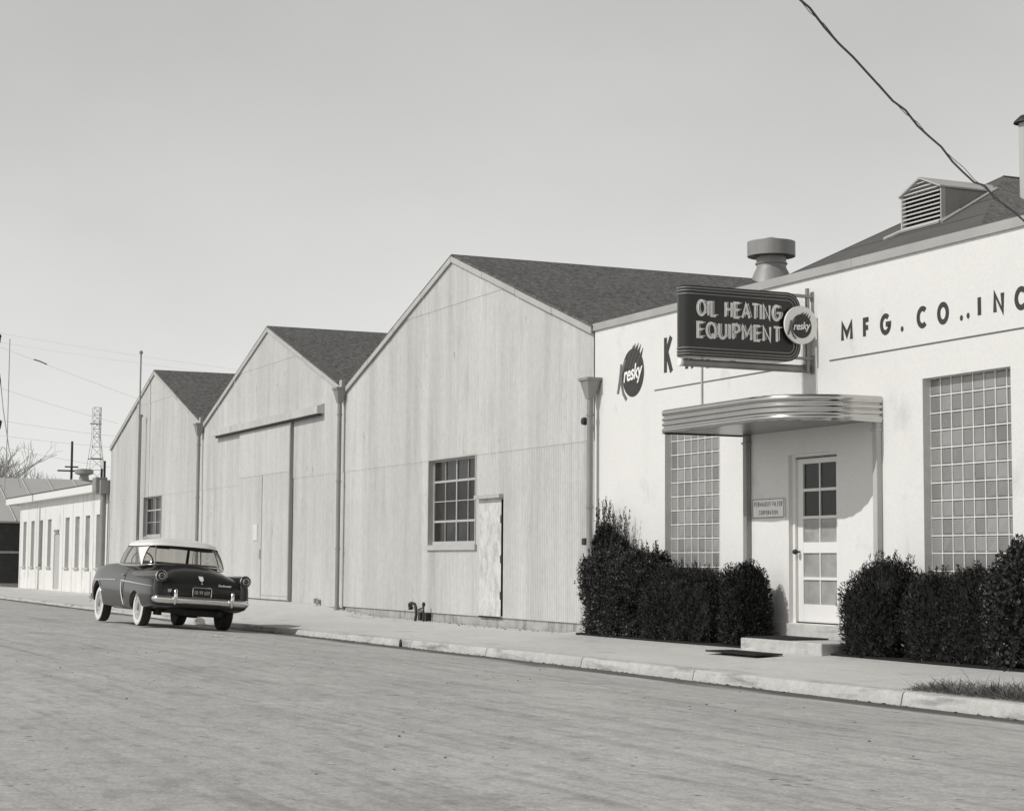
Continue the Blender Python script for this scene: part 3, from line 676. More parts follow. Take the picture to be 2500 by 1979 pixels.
# canopy ------------------------------------------------
path = [(-21.77, FY-.003), (-21.77, 12.10)] + [(-21.60-.17*math.cos(t), 12.10-.17*math.sin(t)) for t in np.linspace(0, math.pi/2, 12)[1:]]
path += [(x, 11.93) for x in np.linspace(-21.3, -19.6, 8)] + [(-19.5+.92*math.sin(t), 12.86-.93*math.cos(t)) for t in np.linspace(0, math.pi/2, 26)] + [(-18.58, FY-.003)]
ins = []
P = [Vector(p) for p in path]; nrmv = []
for i in range(len(P)):
    d_ = (P[min(i+1, len(P)-1)]-P[max(i-1, 0)]).normalized(); nrmv.append(Vector((d_.y, -d_.x)))   # outward
prof = [(.0, 3.012), (.006, 3.015), (.014, 3.033), (.017, 3.048), (.014, 3.063), (.004, 3.078), (-.016, 3.082), (-.016, 3.094), (.004, 3.100), (.014, 3.112), (.017, 3.125), (.014, 3.138), (.004, 3.147), (-.016, 3.150), (-.016, 3.162), (.004, 3.168), (.014, 3.180), (.017, 3.193), (.014, 3.206), (.004, 3.215), (-.016, 3.218), (-.016, 3.230), (.004, 3.236), (.014, 3.255), (.018, 3.277), (.014, 3.299), (.004, 3.315), (-.02, 3.322)]
fa = MB(); K = len(prof)
for i, p in enumerate(P):
    wv = .004*math.sin(i*1.7)
    for o_, z in prof: q_ = p+nrmv[i]*o_; fa.v.append((q_.x, min(q_.y, FY-.002), z+(wv-.006*(i % 3) if z < 3.02 else 0)))
for i in range(len(P)-1):
    for k in range(K-1): fa.f.append((i*K+k, (i+1)*K+k, (i+1)*K+k+1, i*K+k+1))
can = fa.build('canopy', m_steel, off, smooth=30)
inner = [(p.x-nrmv[i].x*.01, min(p.y-nrmv[i].y*.01, FY-.004)) for i, p in enumerate(P)]
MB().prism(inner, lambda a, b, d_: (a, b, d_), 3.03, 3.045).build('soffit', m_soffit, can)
MB().prism(inner, lambda a, b, d_: (a, b, d_), 3.29, 3.305).build('canopy_top', m_pipe, can)
bk = MB()
for q_ in range(0, len(P), 1):
    pass
for x in (-21.62, -18.63):
    pp = MB().bbox(x-.045, x+.045, FY-.085, FY-.004, .27, 3.03, .012); pp.box(x-.055, x+.055, FY-.095, FY-.003, 2.9, 2.93)
    pp.build('canopy_post', m_pipe if x < -20 else m_trim, can)
MB().tube([(-21.25, 12.3, 3.3), (-21.25, 12.3, 4.35)], .017, 8).build('conduit', m_trim, can)
MB().bbox(-21.46, -21.38, 12.28, 12.36, 3.3, 3.345, .01).build('junction_box', m_dark, can)
# lettering painted on the wall -----------------------------
fnw = lambda a, b, d_: (a, FY-.0015-d_, b)
for ch, x in zip('KRESKY', (-23.96, -23.33, -22.72, -22.12, -21.45, -20.86)):
    L1 = MB(); letter(L1, ch, fnw, x, 4.045, .61, sw=.15, xs=.50, depth=.001); L1.build('painted_letter', m_paintblk, wall)
for ch, x in zip('MFGCOINC', (-19.40, -18.93, -18.575, -17.845, -17.455, -16.72, -16.45, -16.09)):
    L2 = MB(); letter(L2, ch, fnw, x, 4.05, .265, sw=.235, depth=.001, xs={'M': .95, 'N': .78, 'F': .68, 'G': .78, 'C': .78, 'O': .75}.get(ch, .8)); L2.build('painted_letter', m_paintblk, wall)
for x in (-18.16, -17.04, -15.68): L2 = MB(); L2.prism([(x+.028*math.cos(t), 4.088+.034*math.sin(t)) for t in np.linspace(0, 2*math.pi, 14)[:-1]], fnw, .001, .0015); L2.build('painted_full_stop', m_paintblk, wall)
L2 = MB(); L2.prism([(-16.92+.028*math.cos(t), 4.10+.034*math.sin(t)) for t in np.linspace(0, 2*math.pi, 14)[:-1]], fnw, .001, .0015)
L2.add([fnw(-16.905, 4.085, .0022), fnw(-16.893, 4.10, .0022), fnw(-16.93, 4.03, .0022)], [(0, 1, 2)])
L2.build('painted_comma', m_paintblk, wall)
pieces(MB().box(-24.3, -20.15, FY-.0035, FY-.001, 3.845, 3.865).box(-19.69, -14.9, FY-.0035, FY-.001, 3.845, 3.865), 'painted_rule', m_rule, wall)
def emblem(fn_, cx, cz, r, parent, name, wt=m_letter, ringdark=True):
    """round dark disc, grey initial at its left, flames at upper right, white script"""
    e = MB().prism([(cx+r*math.cos(t), cz+r*1.04*math.sin(t)) for t in np.linspace(0, 2*math.pi, 49)[:-1]], fn_, .002, .003)
    def F(px, py, wv, ln, lean):  # flame tongue
        a, b = cx+px*r, cz+py*r
        e.add([fn_(a-wv*r, b, .0032), fn_(a+wv*r, b-.02*r, .0032), fn_(a+(wv+lean)*r, b+ln*r, .0032), fn_(a+lean*.3*r-wv*.5*r, b+ln*.45*r, .0032)], [(0, 1, 2, 3)])
    for px, py, ln in ((.0, .98, .34), (.28, .92, .40), (.48, .80, .44), (.68, .62, .46)): F(px, py-.06, .085, ln, .17)
    d_ = e.build(name, m_paintblk, parent)
    fl_ = MB()
    for px, py in ((-.05, 1.0), (.22, .95), (.45, .82), (.66, .6)):
        pts = [(cx+(px-.55)*r, cz+(py-.75)*r), (cx+(px-.35)*r, cz+(py-.35)*r), (cx+(px-.1)*r, cz+(py-.02)*r), (cx+(px+.1)*r, cz+(py+.18)*r)]
        for q_ in ribbon(pts, .028*r): fl_.add([fn_(a[0], a[1], .0042) for a in q_], [(0, 1, 2, 3)])
    fl_.build('flame_lines', m_paintgry, d_)
    K_ = MB()
    def poly(pts, dd): K_.add([fn_(cx+a*r, cz+b*r, dd) for a, b in pts], [tuple(range(len(pts)))])
    poly([(-1.14, .47), (-.98, .45), (-1.10, -.28), (-1.30, -.82), (-1.47, -.80), (-1.30, -.25)], .0050)
    poly([(-.78, .62), (-.58, .60), (-.98, -.02), (-1.14, .02)], .0056)
    leg = [(-1.10, .02), (-1.02, -.45), (-.86, -.85), (-.58, -1.12)]
    for i_, q_ in enumerate(ribbon([(cx+a*r, cz+b*r) for a, b in leg], .17*r)): K_.add([fn_(a[0], a[1], .0062) for a in q_], [(0, 1, 2, 3)])
    K_.build('initial_letter', m_paintgry, d_)
    vs, fs = fonttext('resky', r*.92, shear=.22, offset=r*.018, extrude=.0004, xs=.86, sp=.95)
    wd = max(v[0] for v in vs)-min(v[0] for v in vs); x0_ = min(v[0] for v in vs)
    k_ = 1.72*r/wd
    MB().add([fn_(cx-.84*r+(v[0]-x0_)*k_, cz-.36*r+v[1]+.10*(v[0]-x0_)*k_*.9, .0062+v[2]) for v in vs], fs).build('script_lettering', wt, d_)
    return d_
emblem(fnw, -24.98, 4.185, .355, wall, 'painted_emblem')
relink(off)

# wall fittings ----------------------------------------------
pq = MB().bbox(-21.50, -20.73, FY-.028, FY-.004, 1.905, 2.155, .004).build('name_plaque', m_cream)
tag(pq, 'small white rectangular name plaque on the office wall just left of the door', 'sign')
bd = MB(); fnq = lambda a, b, d_: (a, FY-.029-d_, b)
for q_ in ((-21.497, -20.733, 2.146, 2.153), (-21.497, -20.733, 1.907, 1.914), (-21.497, -21.490, 1.914, 2.146), (-20.740, -20.733, 1.914, 2.146)):
    bd.box(q_[0], q_[1], FY-.0305, FY-.027, q_[2], q_[3])
bd.build('border', m_paintblk, pq)
pt = MB(); word(pt, 'PERMANENT-FILTER', fnq, -21.455, 2.052, .066, total=.68, sw=.13, xs=.62, depth=.001); word(pt, 'CORPORATION', fnq, -21.34, 1.945, .058, total=.46, sw=.13, xs=.62, depth=.001)
pt.build('plaque_lettering', m_paintblk, pq)
lp = MB().lathe((-26.36, FY-.10, 3.53), [(.0, -.09), (.055, -.075), (.065, -.02), (.04, .03), (.02, .05), (.02, .09)], 12, 'y').build('wall_light', m_dark)
tag(lp, 'small dark lamp on the corrugated shed wall left of the right hand downpipe', 'lamp')
lp = MB().bbox(-26.42, -26.30, FY-.16, FY-.02, 1.575, 1.685, .02).build('wall_box', m_dark)
tag(lp, 'small dark box on the shed wall corner just above the tall left shrub', 'box')

# ------------------------------------------------------------ hanging neon sign
SX = -20.03; TH = .27
sg = tag(empty('hanging_sign', (SX, 13.2, 3.8)), 'black neon sign reading OIL HEATING EQUIPMENT hanging out over the canopy', 'sign')
y0, y1, z0, z1 = 11.47, 13.04, 3.86, 4.745; rr_ = .2
outl = [(y0, z0), (y1-rr_, z0)]+[(y1-rr_+rr_*math.sin(t), z0+rr_-rr_*math.cos(t)) for t in np.linspace(0, math.pi/2, 12)[1:]]+[(y1-rr_+rr_*math.cos(t), z1-rr_+rr_*math.sin(t)) for t in np.linspace(0, math.pi/2, 12)]+[(y0, z1)]
cb = MB().prism(outl, lambda a, b, d_: (d_, a, b), SX-TH, SX)
hc = [(SX-TH/2+TH/2*math.cos(t), y0-TH/2*math.sin(t)) for t in np.linspace(0, math.pi, 20)]
cb.prism(hc, lambda a, b, d_: (a, b, d_), z0, z1)
cab = cb.build('sign_cabinet', m_signblk, sg, smooth=40)
rb = MB()
for ins_ in (.028, .062, .105):
    rr2 = rr_-ins_; a0, a1 = z0+ins_, z1-ins_; ye = y1-ins_
    for side in (1, -1):
        X_ = SX+.004 if side > 0 else SX-TH-.004
        top_ = [(X_, y0, a1), (X_, ye-rr2, a1)]+[(X_, ye-rr2+rr2*math.sin(t), a1-rr2+rr2*math.cos(t)) for t in np.linspace(0, math.pi/2, 9)[1:]]+[(X_, ye-rr2+rr2*math.cos(t), a0+rr2-rr2*math.sin(t)) for t in np.linspace(0, math.pi/2, 9)]+[(X_, y0, a0)]
        rb.tube(top_, .0065, 6)
    for zz_ in (a0, a1): rb.tube([(SX-TH/2+(TH/2+.004)*math.cos(t), y0-(TH/2+.004)*math.sin(t), zz_) for t in np.linspace(0, math.pi, 16)], .0065, 6)
rb.build('trim_bead', m_pipe, cab)
fs_ = lambda a, b, d_: (SX+d_, a, b)
for side, fnn in ((1, lambda a, b, d_: (SX+.002+d_, a, b)), (-1, lambda a, b, d_: (SX-TH-.002-d_, 24.25-a, b))):
    t1 = MB(); word(t1, 'OIL HEATING', fnn, 11.525, 4.36, .215, total=1.20, sw=.15, xs=.66, depth=.002)
    word(t1, 'EQUIPMENT', fnn, 11.525, 4.085, .215, total=1.20, sw=.15, xs=.74, depth=.002)
    t1.build('sign_lettering', m_letter, cab)
    t2 = MB()
    for off_ in (-.004, .017):
        word(t2, 'OIL HEATING', fnn, 11.525+off_, 4.36+off_*.3, .215, total=1.20, sw=.21, xs=.66, depth=.035, tube=.0042)
        word(t2, 'EQUIPMENT', fnn, 11.525+off_, 4.085+off_*.3, .215, total=1.20, sw=.21, xs=.74, depth=.035, tube=.0042)
    t2.build('neon_tube', m_neon, cab)
ds = MB().prism([(13.0+.245*math.cos(t), 4.325+.245*math.sin(t)) for t in np.linspace(0, 2*math.pi, 49)[:-1]], lambda a, b, d_: (SX+.05+d_, a, b), 0, .03)
ds.prism([(13.0+.04*math.cos(t), 4.325+.04*math.sin(t)) for t in np.linspace(0, 2*math.pi, 13)[:-1]], lambda a, b, d_: (SX+d_, a, b), 0, .05)
disc = ds.build('sign_disc', m_cream, sg)
emblem(lambda a, b, d_: (SX+.08+d_, a, b), 13.005, 4.31, .148, disc, 'disc_emblem')
xc = SX-TH/2
pp = MB().tube([(xc, 11.36, 3.79), (xc, FY-.01, 3.79)], .05, 16); pp.build('support_pipe', m_pipe, sg, smooth=40)
MB().lathe((xc, 11.35, 3.79), [(.0, -.012), (.05, -.008), (.056, .0), (.056, .02), (.05, .03)], 16, 'y').build('pipe_cap', m_cream, sg, smooth=40)
xc = SX-.04
ps = MB().box(xc-.02, xc+.02, 13.15, 13.19, 3.74, 4.82).box(xc-.035, xc+.035, 12.80, FY-.002, 4.70, 4.735).box(xc-.035, xc+.035, 12.7, FY-.002, 3.90, 3.93).box(xc-.04, xc+.04, FY-.012, FY-.002, 4.66, 4.78).box(xc-.04, xc+.04, FY-.012, FY-.002, 3.72, 3.96)
ps.box(xc+.05, xc+.07, 13.1, 13.14, 4.4, 4.44)
ps.build('mounting_bracket', m_pipe, sg)
relink(sg)

# ------------------------------------------------------------ step, mats, standpipes
st = MB().bbox(-20.44, -18.62, 12.38, 13.235, .12, .367, .015).build('entrance_step', m_kerb)
tag(st, 'pale concrete step on the pavement in front of the office door', 'step')
def doormat(x0, x1, y0, y1, z, label, ang=0):
    mb_ = MB(); n = 16
    mb_.bbox(x0, x1, y0, y1, z, z+.014, .004)
    for i in range(n):
        a = x0+(x1-x0)*(i+.5)/n; mb_.box(a-.018, a+.018, y0-.012, y1+.012, z+.013, z+.019)
    o_ = mb_.build('door_mat', m_mat); tag(o_, label, 'door mat', 'rubber mats at the entrance'); return o_
doormat(-20.42, -19.42, 12.45, 13.02, .369, 'dark rubber mat lying on top of the entrance step')
doormat(-20.15, -18.98, 11.70, 12.08, .215, 'dark rubber mat lying on the pavement below the entrance step')
sp = empty('fire_standpipe', (-33.5, 13.1, .17)); tag(sp, 'dark bent water pipes and valves at the foot of the shed wall below the window', 'pipes')
MB().tube([(-33.87, 13.08, .44), (-33.84, 13.07, .49), (-33.72, 13.07, .51), (-33.58, 13.08, .49), (-33.52, 13.08, .42), (-33.50, 13.08, .30), (-33.53, 13.07, .17)], .028, 8).build('bent_pipe', m_dark, sp, smooth=50)
MB().lathe((-33.73, 13.05, .415), [(.0, -.04), (.04, -.03), (.045, .02), (.02, .05)], 10, 'y').tube([(-33.82, 13.05, .385), (-33.70, 13.06, .43)], .012, 6).build('valve', m_dark, sp, smooth=50)
MB().tube([(-33.17, 13.1, .17), (-33.17, 13.1, .46)], .016, 8).tube([(-33.17, 13.1, .44), (-33.36, 13.06, .385)], .014, 6).lathe((-33.17, 13.1, .49), [(.02, -.04), (.034, -.02), (.034, .03), (.0, .05)], 8).build('riser_pipe', m_dark, sp)
MB().lathe((-34.02, 13.17, .475), [(.0, -.02), (.05, -.015), (.05, .02)], 12, 'y').build('wall_plate', m_dark, sp)
pieces(MB().box(-33.72, -33.60, 13.2, FY+.02, .17, .325).box(-33.42, -33.22, 13.17, FY+.02, .16, .325), 'meter_box', m_dark, sp)
relink(sp)

# ------------------------------------------------------------ low white building
lb = tag(empty('low_building', (-70.8, FY, .15)), 'low white boarded building with eight narrow windows beyond the sheds', 'building')
a0, a1 = -79.5, -62.05
wins = [(-78.62, -77.9), (-76.80, -76.05), (-74.98, -74.22), (-73.16, -72.40), (-69.62, -68.86), (-67.78, -67.0), (-65.94, -65.18), (-64.12, -63.5)]
ops2 = [(a, b, 1.02, 2.85) for a, b in wins]+[(-71.83, -70.66, .2, 2.28)]
gx = sorted(set([a0, a1]+[e for o_ in ops2 for e in o_[:2]])); gz = sorted(set([-.1, 3.6, 1.02, 2.85, .2, 2.28])); w = MB()
for a, b in zip(gx[:-1], gx[1:]):
    for c_, d_ in zip(gz[:-1], gz[1:]):
        if any(o_[0] <= (a+b)/2 <= o_[1] and o_[2] <= (c_+d_)/2 <= o_[3] for o_ in ops2): continue
        w.add([(a, FY, c_), (b, FY, c_), (b, FY, d_), (a, FY, d_)], [(0, 1, 2, 3)])
for a, b, c_, d_ in ops2:
    D2 = FY+.14; w.add([(a, FY, c_), (b, FY, c_), (b, FY, d_), (a, FY, d_), (a, D2, c_), (b, D2, c_), (b, D2, d_), (a, D2, d_)], [(0, 4, 5, 1), (1, 5, 6, 2), (2, 6, 7, 3), (3, 7, 4, 0)])
w.add([(a0, FY, -.1), (a0, 25, -.1), (a0, 25, 3.6), (a0, FY, 3.6)], [(0, 1, 2, 3)])
x = a0+.3
bw_ = mat('whitewashed_boards', .74, .85, [((1.5, 1.5, .3), 5, .10), ((6, 6, .5), 4, .10), ((2, 2, 1), 5, .3, (.58, .75))])
w.build('wall', bw_, lb)
bt = MB()
while x < a1:
    if not any(o_[0]-.06 < x < o_[1]+.06 for o_ in ops2): bt.box(x, x+.025, FY-.012, FY+.01, .12, 3.58)
    x += .61
pieces(bt, 'batten', bw_, lb)
for a, b in wins:
    p_ = MB().box(a, b, FY+.10, FY+.12, 1.02, 2.85).build('window', m_palepane, lb)
    MB().box(a-.06, b+.06, FY-.07, FY+.08, .96, 1.018).build('sill', m_trim, p_)
MB().box(-71.83, -70.66, FY+.04, FY+.08, .2, 2.28).build('door', m_trim, lb)
MB().box(-71.6, -70.8, FY-.06, FY-.002, 2.33, 2.43).build('door_lamp', m_pipe, lb)
rf_ = MB().prism([(12.95, 3.60), (12.95, 3.86), (25.2, 3.2), (25.2, 3.05), (13.2, 3.60)], lambda u, w_, d_: (d_, u, w_), -81.4, -62.85)
rf_.build('roof', m_white, lb)
MB().box(-81.42, -62.83, 12.93, 13.1, 3.862, 3.895).build('roof_edge', m_roofs, lb)
MB().box(-62.85, -62.0, 12.93, FY, 3.5, 3.95).bbox(-62.8, -62.25, 12.8, 13.2, 3.55, 4.05, .03).build('gutter_box', m_pipe, lb)
MB().tube([(-62.28, 13.08, 3.6), (-62.28, 13.08, .15)], .10, 10).build('downpipe', m_pipe, lb, smooth=40)
pieces(MB().tube([(-62.75, 13.1, 3.9), (-62.75, 13.1, 4.35)], .04, 6).tube([(-62.3, 13.1, 3.9), (-62.3, 13.1, 4.6)], .04, 6), 'roof_stub', m_dark, lb)
MB().box(-65.0, -64.8, FY-.003, FY-.001, .14, .9).build('repair_patch', m_trim, lb)
relink(lb)
# far brick building with pale metal roof
fb = tag(empty('brick_building', (-90, 26, .1)), 'dark brick building with pale seamed metal roof at the far left', 'building')
MB().box(-96, -84, 12.7, 46, 0, 2.95).build('wall', m_brick, fb)
pieces(MB().box(-84.0, -83.93, 12.65, 46, 1.57, 1.67).box(-84.0, -83.93, 12.65, 46, 0, .26), 'brick_course', m_trim, fb)
rf_ = MB().prism([(-83.8, 2.9), (-90, 5.06), (-96.2, 2.9), (-96.2, 2.98), (-90, 5.14), (-83.8, 2.98)], lambda u, w_, d_: (u, d_, w_), 12.4, 46).build('roof', m_farroof, fb)
s = MB(); y = 12.6
while y < 45: s.tube([(-83.8, y, 3.0), (-90, y, 5.16)], .03, 4); y += 1.2
pieces(s, 'roof_seam', m_trim, rf_)
MB().lathe((-90, 17.95, 0), [(.2, 5.0), (.24, 5.2), (.2, 5.35), (.22, 5.36), (.42, 5.42), (.44, 5.43), (.44, 5.62), (.2, 5.66), (.0, 5.67)], 18).build('roof_ventilator', m_pipe, fb, smooth=40)
relink(fb)

# ------------------------------------------------------------ far poles, tower, trees, wires
pl_ = tag(empty('utility_pole', (-130, 25.05, 0)), 'dark wooden utility pole with crossarms behind the far roofs, in front of the lattice tower', 'utility pole')
MB().tube([(-130, 25.08, 0), (-130, 25.05, 9.5)], [.10, .08], 8).build('pole', m_wood, pl_)
pieces(MB().box(-130.1, -129.9, 24.1, 25.75, 7.4, 7.5).box(-130.1, -129.9, 24.6, 25.5, 7.68, 7.77), 'crossarm', m_wood, pl_)
relink(pl_)
tw = tag(empty('lattice_tower', (-300, 61.7, 0)), 'distant steel lattice power tower seen above the low roofs', 'tower')
t = MB(); lv_ = [0, 4, 8, 11, 13.5, 15.7, 17.6, 19.4, 21, 22.3, 23.5, 24.6, 25.8]
def hwid(z): return 2.6*(1-z/22)+.47 if z < 20 else .6
for sx in (-1, 1):
    for sy in (-1, 1): t.tube([(-300+sx*hwid(z), 61.6+sy*hwid(z), z) for z in lv_], .05, 4)
for za, zb2 in zip(lv_[:-1], lv_[1:]):
    ha, hb = hwid(za), hwid(zb2)
    for s1, s2 in ((1, -1), (-1, 1)):
        t.tube([(-300+ha, 61.6+s1*ha, za), (-300+hb, 61.6+s2*hb, zb2)], .04, 4); t.tube([(-300+s1*ha, 61.6+ha, za), (-300+s2*hb, 61.6+hb, zb2)], .04, 4)
    t.tube([(-300+hb, 61.6-hb, zb2), (-300+hb, 61.6+hb, zb2)], .05, 4)
t.build('lattice_frame', m_lattice, tw)
pieces(MB().box(-300.1, -299.9, 60.4, 62.7, 17.45, 17.6).box(-300.1, -299.9, 60.6, 62.4, 23.1, 23.25), 'crossarm', m_dark, tw)
relink(tw)
# pole just outside the left edge: its crossarm ends with insulators reach into view
up_ = tag(empty('utility_pole', (-75, 10.75, 0)), 'nearer utility pole at the left edge with insulators on its crossarm ends', 'utility pole')
MB().tube([(-75, 10.72, 0), (-75, 10.72, 10.9)], [.17, .12], 10).build('pole', m_wood, up_)
pieces(MB().box(-75.06, -74.94, 9.9, 11.53, 9.82, 9.92).box(-75.06, -74.94, 9.9, 11.56, 8.10, 8.2).box(-75.06, -74.94, 9.9, 11.64, 6.42, 6.52), 'crossarm', m_wood, up_)
i_ = MB()
for y, z in ((11.50, 9.92), (11.53, 8.2), (11.62, 6.52)): i_.lathe((-75, y, z), [(.03, 0), (.06, .04), (.04, .1), (.07, .12), (.07, .18), (.03, .24), (.0, .25)], 8)
pieces(i_, 'insulator', m_dark, up_)
relink(up_)
def wire(name, pts, r, m, label, cat='wire', group=None):
    o_ = MB().tube(pts, r, 5).build(name, m); tag(o_, label, cat, group); return o_
def sag(a, b, s, n=14):
    a = Vector(a); b = Vector(b); return [tuple(a.lerp(b, i/n)-Vector((0, 0, s*4*(i/n)*(1-i/n)))) for i in range(n+1)]
wire('overhead_wire', sag((-75, 11.5, 10.2), (-66, 18.9, 8.25), .05), .0055, m_farwire, 'upper of the pair of thin wires running from the left edge pole to the sheds', group='wires from the left edge pole')
wire('overhead_wire', sag((-75, 11.5, 9.85), (-66, 18.9, 8.05), .07), .0045, m_farwire, 'lower of the pair of thin wires running from the left edge pole to the sheds', group='wires from the left edge pole')
wire('guy_wire', [(-75, 11.9, 10.0), (-75, 11.91, 6.2), (-75, 11.87, 3.9)], .018, m_farwire, 'near vertical thin cable at the left edge of the view')
wire('guy_wire', [(-75, 11.55, 8.6), (-75, 11.72, 7.2), (-75, 12.0, 5.6), (-75, 12.5, 4.1)], .018, m_farwire, 'slanting guy cable at the left edge running down to the right')
for k_, (a, b) in enumerate([((-200, 30.8, 19.3), (-200, 43.4, 16.0)), ((-200, 30.9, 15.9), (-200, 43.4, 14.6)), ((-200, 31, 14.3), (-200, 43.4, 13.4)), ((-200, 31, 13.1), (-200, 43.4, 11.2))]):
    A = Vector((-200-60, a[1]*1.3-(b[1]-a[1])*1.2, a[2])) ; B = Vector(b)
    wire('transmission_wire', sag(a, b, .1), .013, mat('hazy_wire', .66, .8), ('highest', 'second highest', 'third highest', 'lowest')[k_]+' of the faint distant transmission wires in the left sky', group='faint distant transmission wires')
o_ = wire('wire_spacer', [(-120, 20.55, 14.0), (-120, 20.95, 13.9), (-120, 21.4, 13.72)], .035, m_wire, 'small dark spacer bar hanging on a faint wire in the left sky')
wire('overhead_wire', sag((-120, 17.5, 15.0), (-120, 31, 10.6), .05), .007, m_farwire, 'faint thin wire in the left sky that carries the small spacer bar')
# thick twisted service cable, upper right
pts = []
A = Vector((-15.39, 13.0, 4.71)); 
ctrl = [(-15.55, 12.95, 4.70+.18), (-15.10, 12.1, 5.27), (-14.75, 11.2, 5.45), (-13.87, 9.5, 5.95), (-12.2, 7.6, 6.2)]
cpt = [Vector(c_) for c_ in ctrl]
def crom(P_, n=10):
    out = []
    Q = [P_[0]*2-P_[1]]+P_+[P_[-1]*2-P_[-2]]
    for i in range(1, len(Q)-2):
        for k_ in range(n):
            t_ = k_/n; p0, p1, p2, p3 = Q[i-1], Q[i], Q[i+1], Q[i+2]
            out.append(.5*((2*p1)+(-p0+p2)*t_+(2*p0-5*p1+4*p2-p3)*t_*t_+(-p0+3*p1-3*p2+p3)*t_**3))
    out.append(Q[-2]); return out
CAB_A, CAB_B = Vector((-16.6, 13.2, 5.12)), Vector((-12.3, 8.0, 6.35))
CABLE = True

# bare trees
def bare_tree(x, y, h, seed, label):
    rnd = random.Random(seed); root_ = tag(empty('bare_tree', (x, y, 0)), label, 'tree', 'bare trees behind the far roof')
    tk = MB(); br = MB()
    def grow(p, d, ln, r, lv):
        q_ = p+d*ln; mid = p+d*ln*.5+Vector((rnd.uniform(-.1, .1), rnd.uniform(-.1, .1), 0))*ln*.4
        (tk if lv == 0 else br).tube([p, mid, q_], [r, r*.85, r*.7], 4 if lv > 1 else 6, caps=False)
        if lv >= 6: return
        for k_ in range(rnd.choice((3, 3, 4)) if lv < 3 else rnd.choice((2, 2, 3))):
            nd = (d+Vector((rnd.uniform(-.75, .75), rnd.uniform(-.75, .75), rnd.uniform(-.1, .45)))).normalized()
            grow(q_, nd, ln*rnd.uniform(.58, .85), max(r*.62, .012), lv+1)
    grow(Vector((x, y, 0)), Vector((0, 0, 1)), h*.30, h*.018, 0)
    tk.build('trunk', m_bark, root_); br.build('branches_or_shade_core', m_bark, root_); relink(root_)
bare_tree(-140, 20.9, 10.0, 1, 'leafless spreading tree at the left edge above the pale metal roof')
bare_tree(-142, 21.9, 9.6, 21, 'leafless tree with upright twigs second from the left edge')
bare_tree(-150, 27.0, 7.6, 33, 'short leafless tree just left of the dark utility pole')
bare_tree(-145, 23.4, 9.4, 5, 'broad leafless tree in the middle of the row behind the pale metal roof')
bare_tree(-150, 25.7, 8.3, 9, 'low leafless tree second from the dark utility pole')

# ------------------------------------------------------------ service cable (upper right)
def cable_pts(off):
    A = Vector((-15.52, 12.9, 4.92)); B = Vector((-12.58, 8.0, 6.05)); d = B-A; out = []
    for i in range(-2, 41):
        t = i/20; p = A+d*t; p.z -= .10*4*t*(1-t) if 0 <= t <= 1 else 0
        if t > 1: p.z += .12*(t-1)**2
        k = .012*math.sin(t*37+off)+.010*math.sin(t*71+off*2); p.z += k
        if 5 <= i <= 7 and off == 0: p.z -= .035
        out.append(tuple(p))
    return out
o_ = MB().tube(cable_pts(0), .0105, 7).build('service_cable', m_wire); tag(o_, 'thick dark twisted service cable slanting down to the office at upper right', 'cable')
o_ = MB().tube(cable_pts(2.1), .0035, 5).build('tie_wire', m_wire); tag(o_, 'thin wire looped along the thick service cable at upper right', 'wire')

# ------------------------------------------------------------ car
from mathutils.bvhtree import BVHTree
def smooth_tab(tab, x):
    """Catmull-Rom over rows (x, a, b, ...)"""
    n = len(tab)
    for i in range(n-1):
        if tab[i][0] <= x <= tab[i+1][0]: break
    p0, p1, p2, p3 = tab[max(i-1, 0)], tab[i], tab[i+1], tab[min(i+2, n-1)]
    t = (x-p1[0])/(p2[0]-p1[0]); out = []
    for k in range(1, len(p1)):
        h = p2[0]-p1[0]
        m1 = (p2[k]-p0[k])/max(p2[0]-p0[0], 1e-6)*h; m2 = (p3[k]-p1[k])/max(p3[0]-p1[0], 1e-6)*h
        out.append((2*t**3-3*t*t+1)*p1[k]+(t**3-2*t*t+t)*m1+(-2*t**3+3*t*t)*p2[k]+(t**3-t*t)*m2)
    return out
# x (0 = rear axle), half width, shoulder z, centre deck z, bottom z
ST = [(-1.04, .80, .68, .72, .44), (-1.025, .86, .76, .79, .40), (-.99, .895, .82, .87, .38), (-.90, .915, .87, .95, .36), (-.70, .93, .905, 1.05, .34), (-.4, .94, .93, 1.12, .32), (-.05, .945, .955, 1.155, .30),
      (.4, .945, .995, 1.14, .29), (1.1, .94, 1.075, 1.13, .28), (1.8, .935, 1.115, 1.15, .28), (2.3, .93, 1.12, 1.17, .29), (2.9, .925, 1.09, 1.14, .32), (3.35, .90, 1.03, 1.06, .36), (3.58, .85, .93, .95, .40), (3.68, .76, .80, .82, .44)]
def section(x):
    w, zs, zd, zb = smooth_tab(ST, x)
    H_ = zs-zb
    pts = [(0, zb), (.55*w, zb), (.86*w, zb+.01), (.945*w, zb+.04*1), (.975*w, zb+.16*H_), (w, zb+.38*H_), (.998*w, zb+.58*H_), (.975*w, zb+.78*H_), (.945*w, zb+.90*H_), (.90*w, zs-.012), (.84*w, zs+.006), (.76*w, zs+.012+(zd-zs)*.10), (.64*w, zs+(zd-zs)*.42), (.48*w, zs+(zd-zs)*.76), (.26*w, zs+(zd-zs)*.95), (0, zd)]
    return pts
sx_ = [-1.04, -1.032, -1.022, -1.005, -.985, -.96, -.92, -.87]+list(np.arange(-.81, 3.4, .07))+[3.42, 3.48, 3.53, 3.57, 3.61, 3.65, 3.68]
body = MB(); secs = []
for x in sx_:
    p = section(x); full = [(x, a, b) for a, b in p]+[(x, -a, b) for a, b in p[1:-1][::-1]]; secs.append(full)
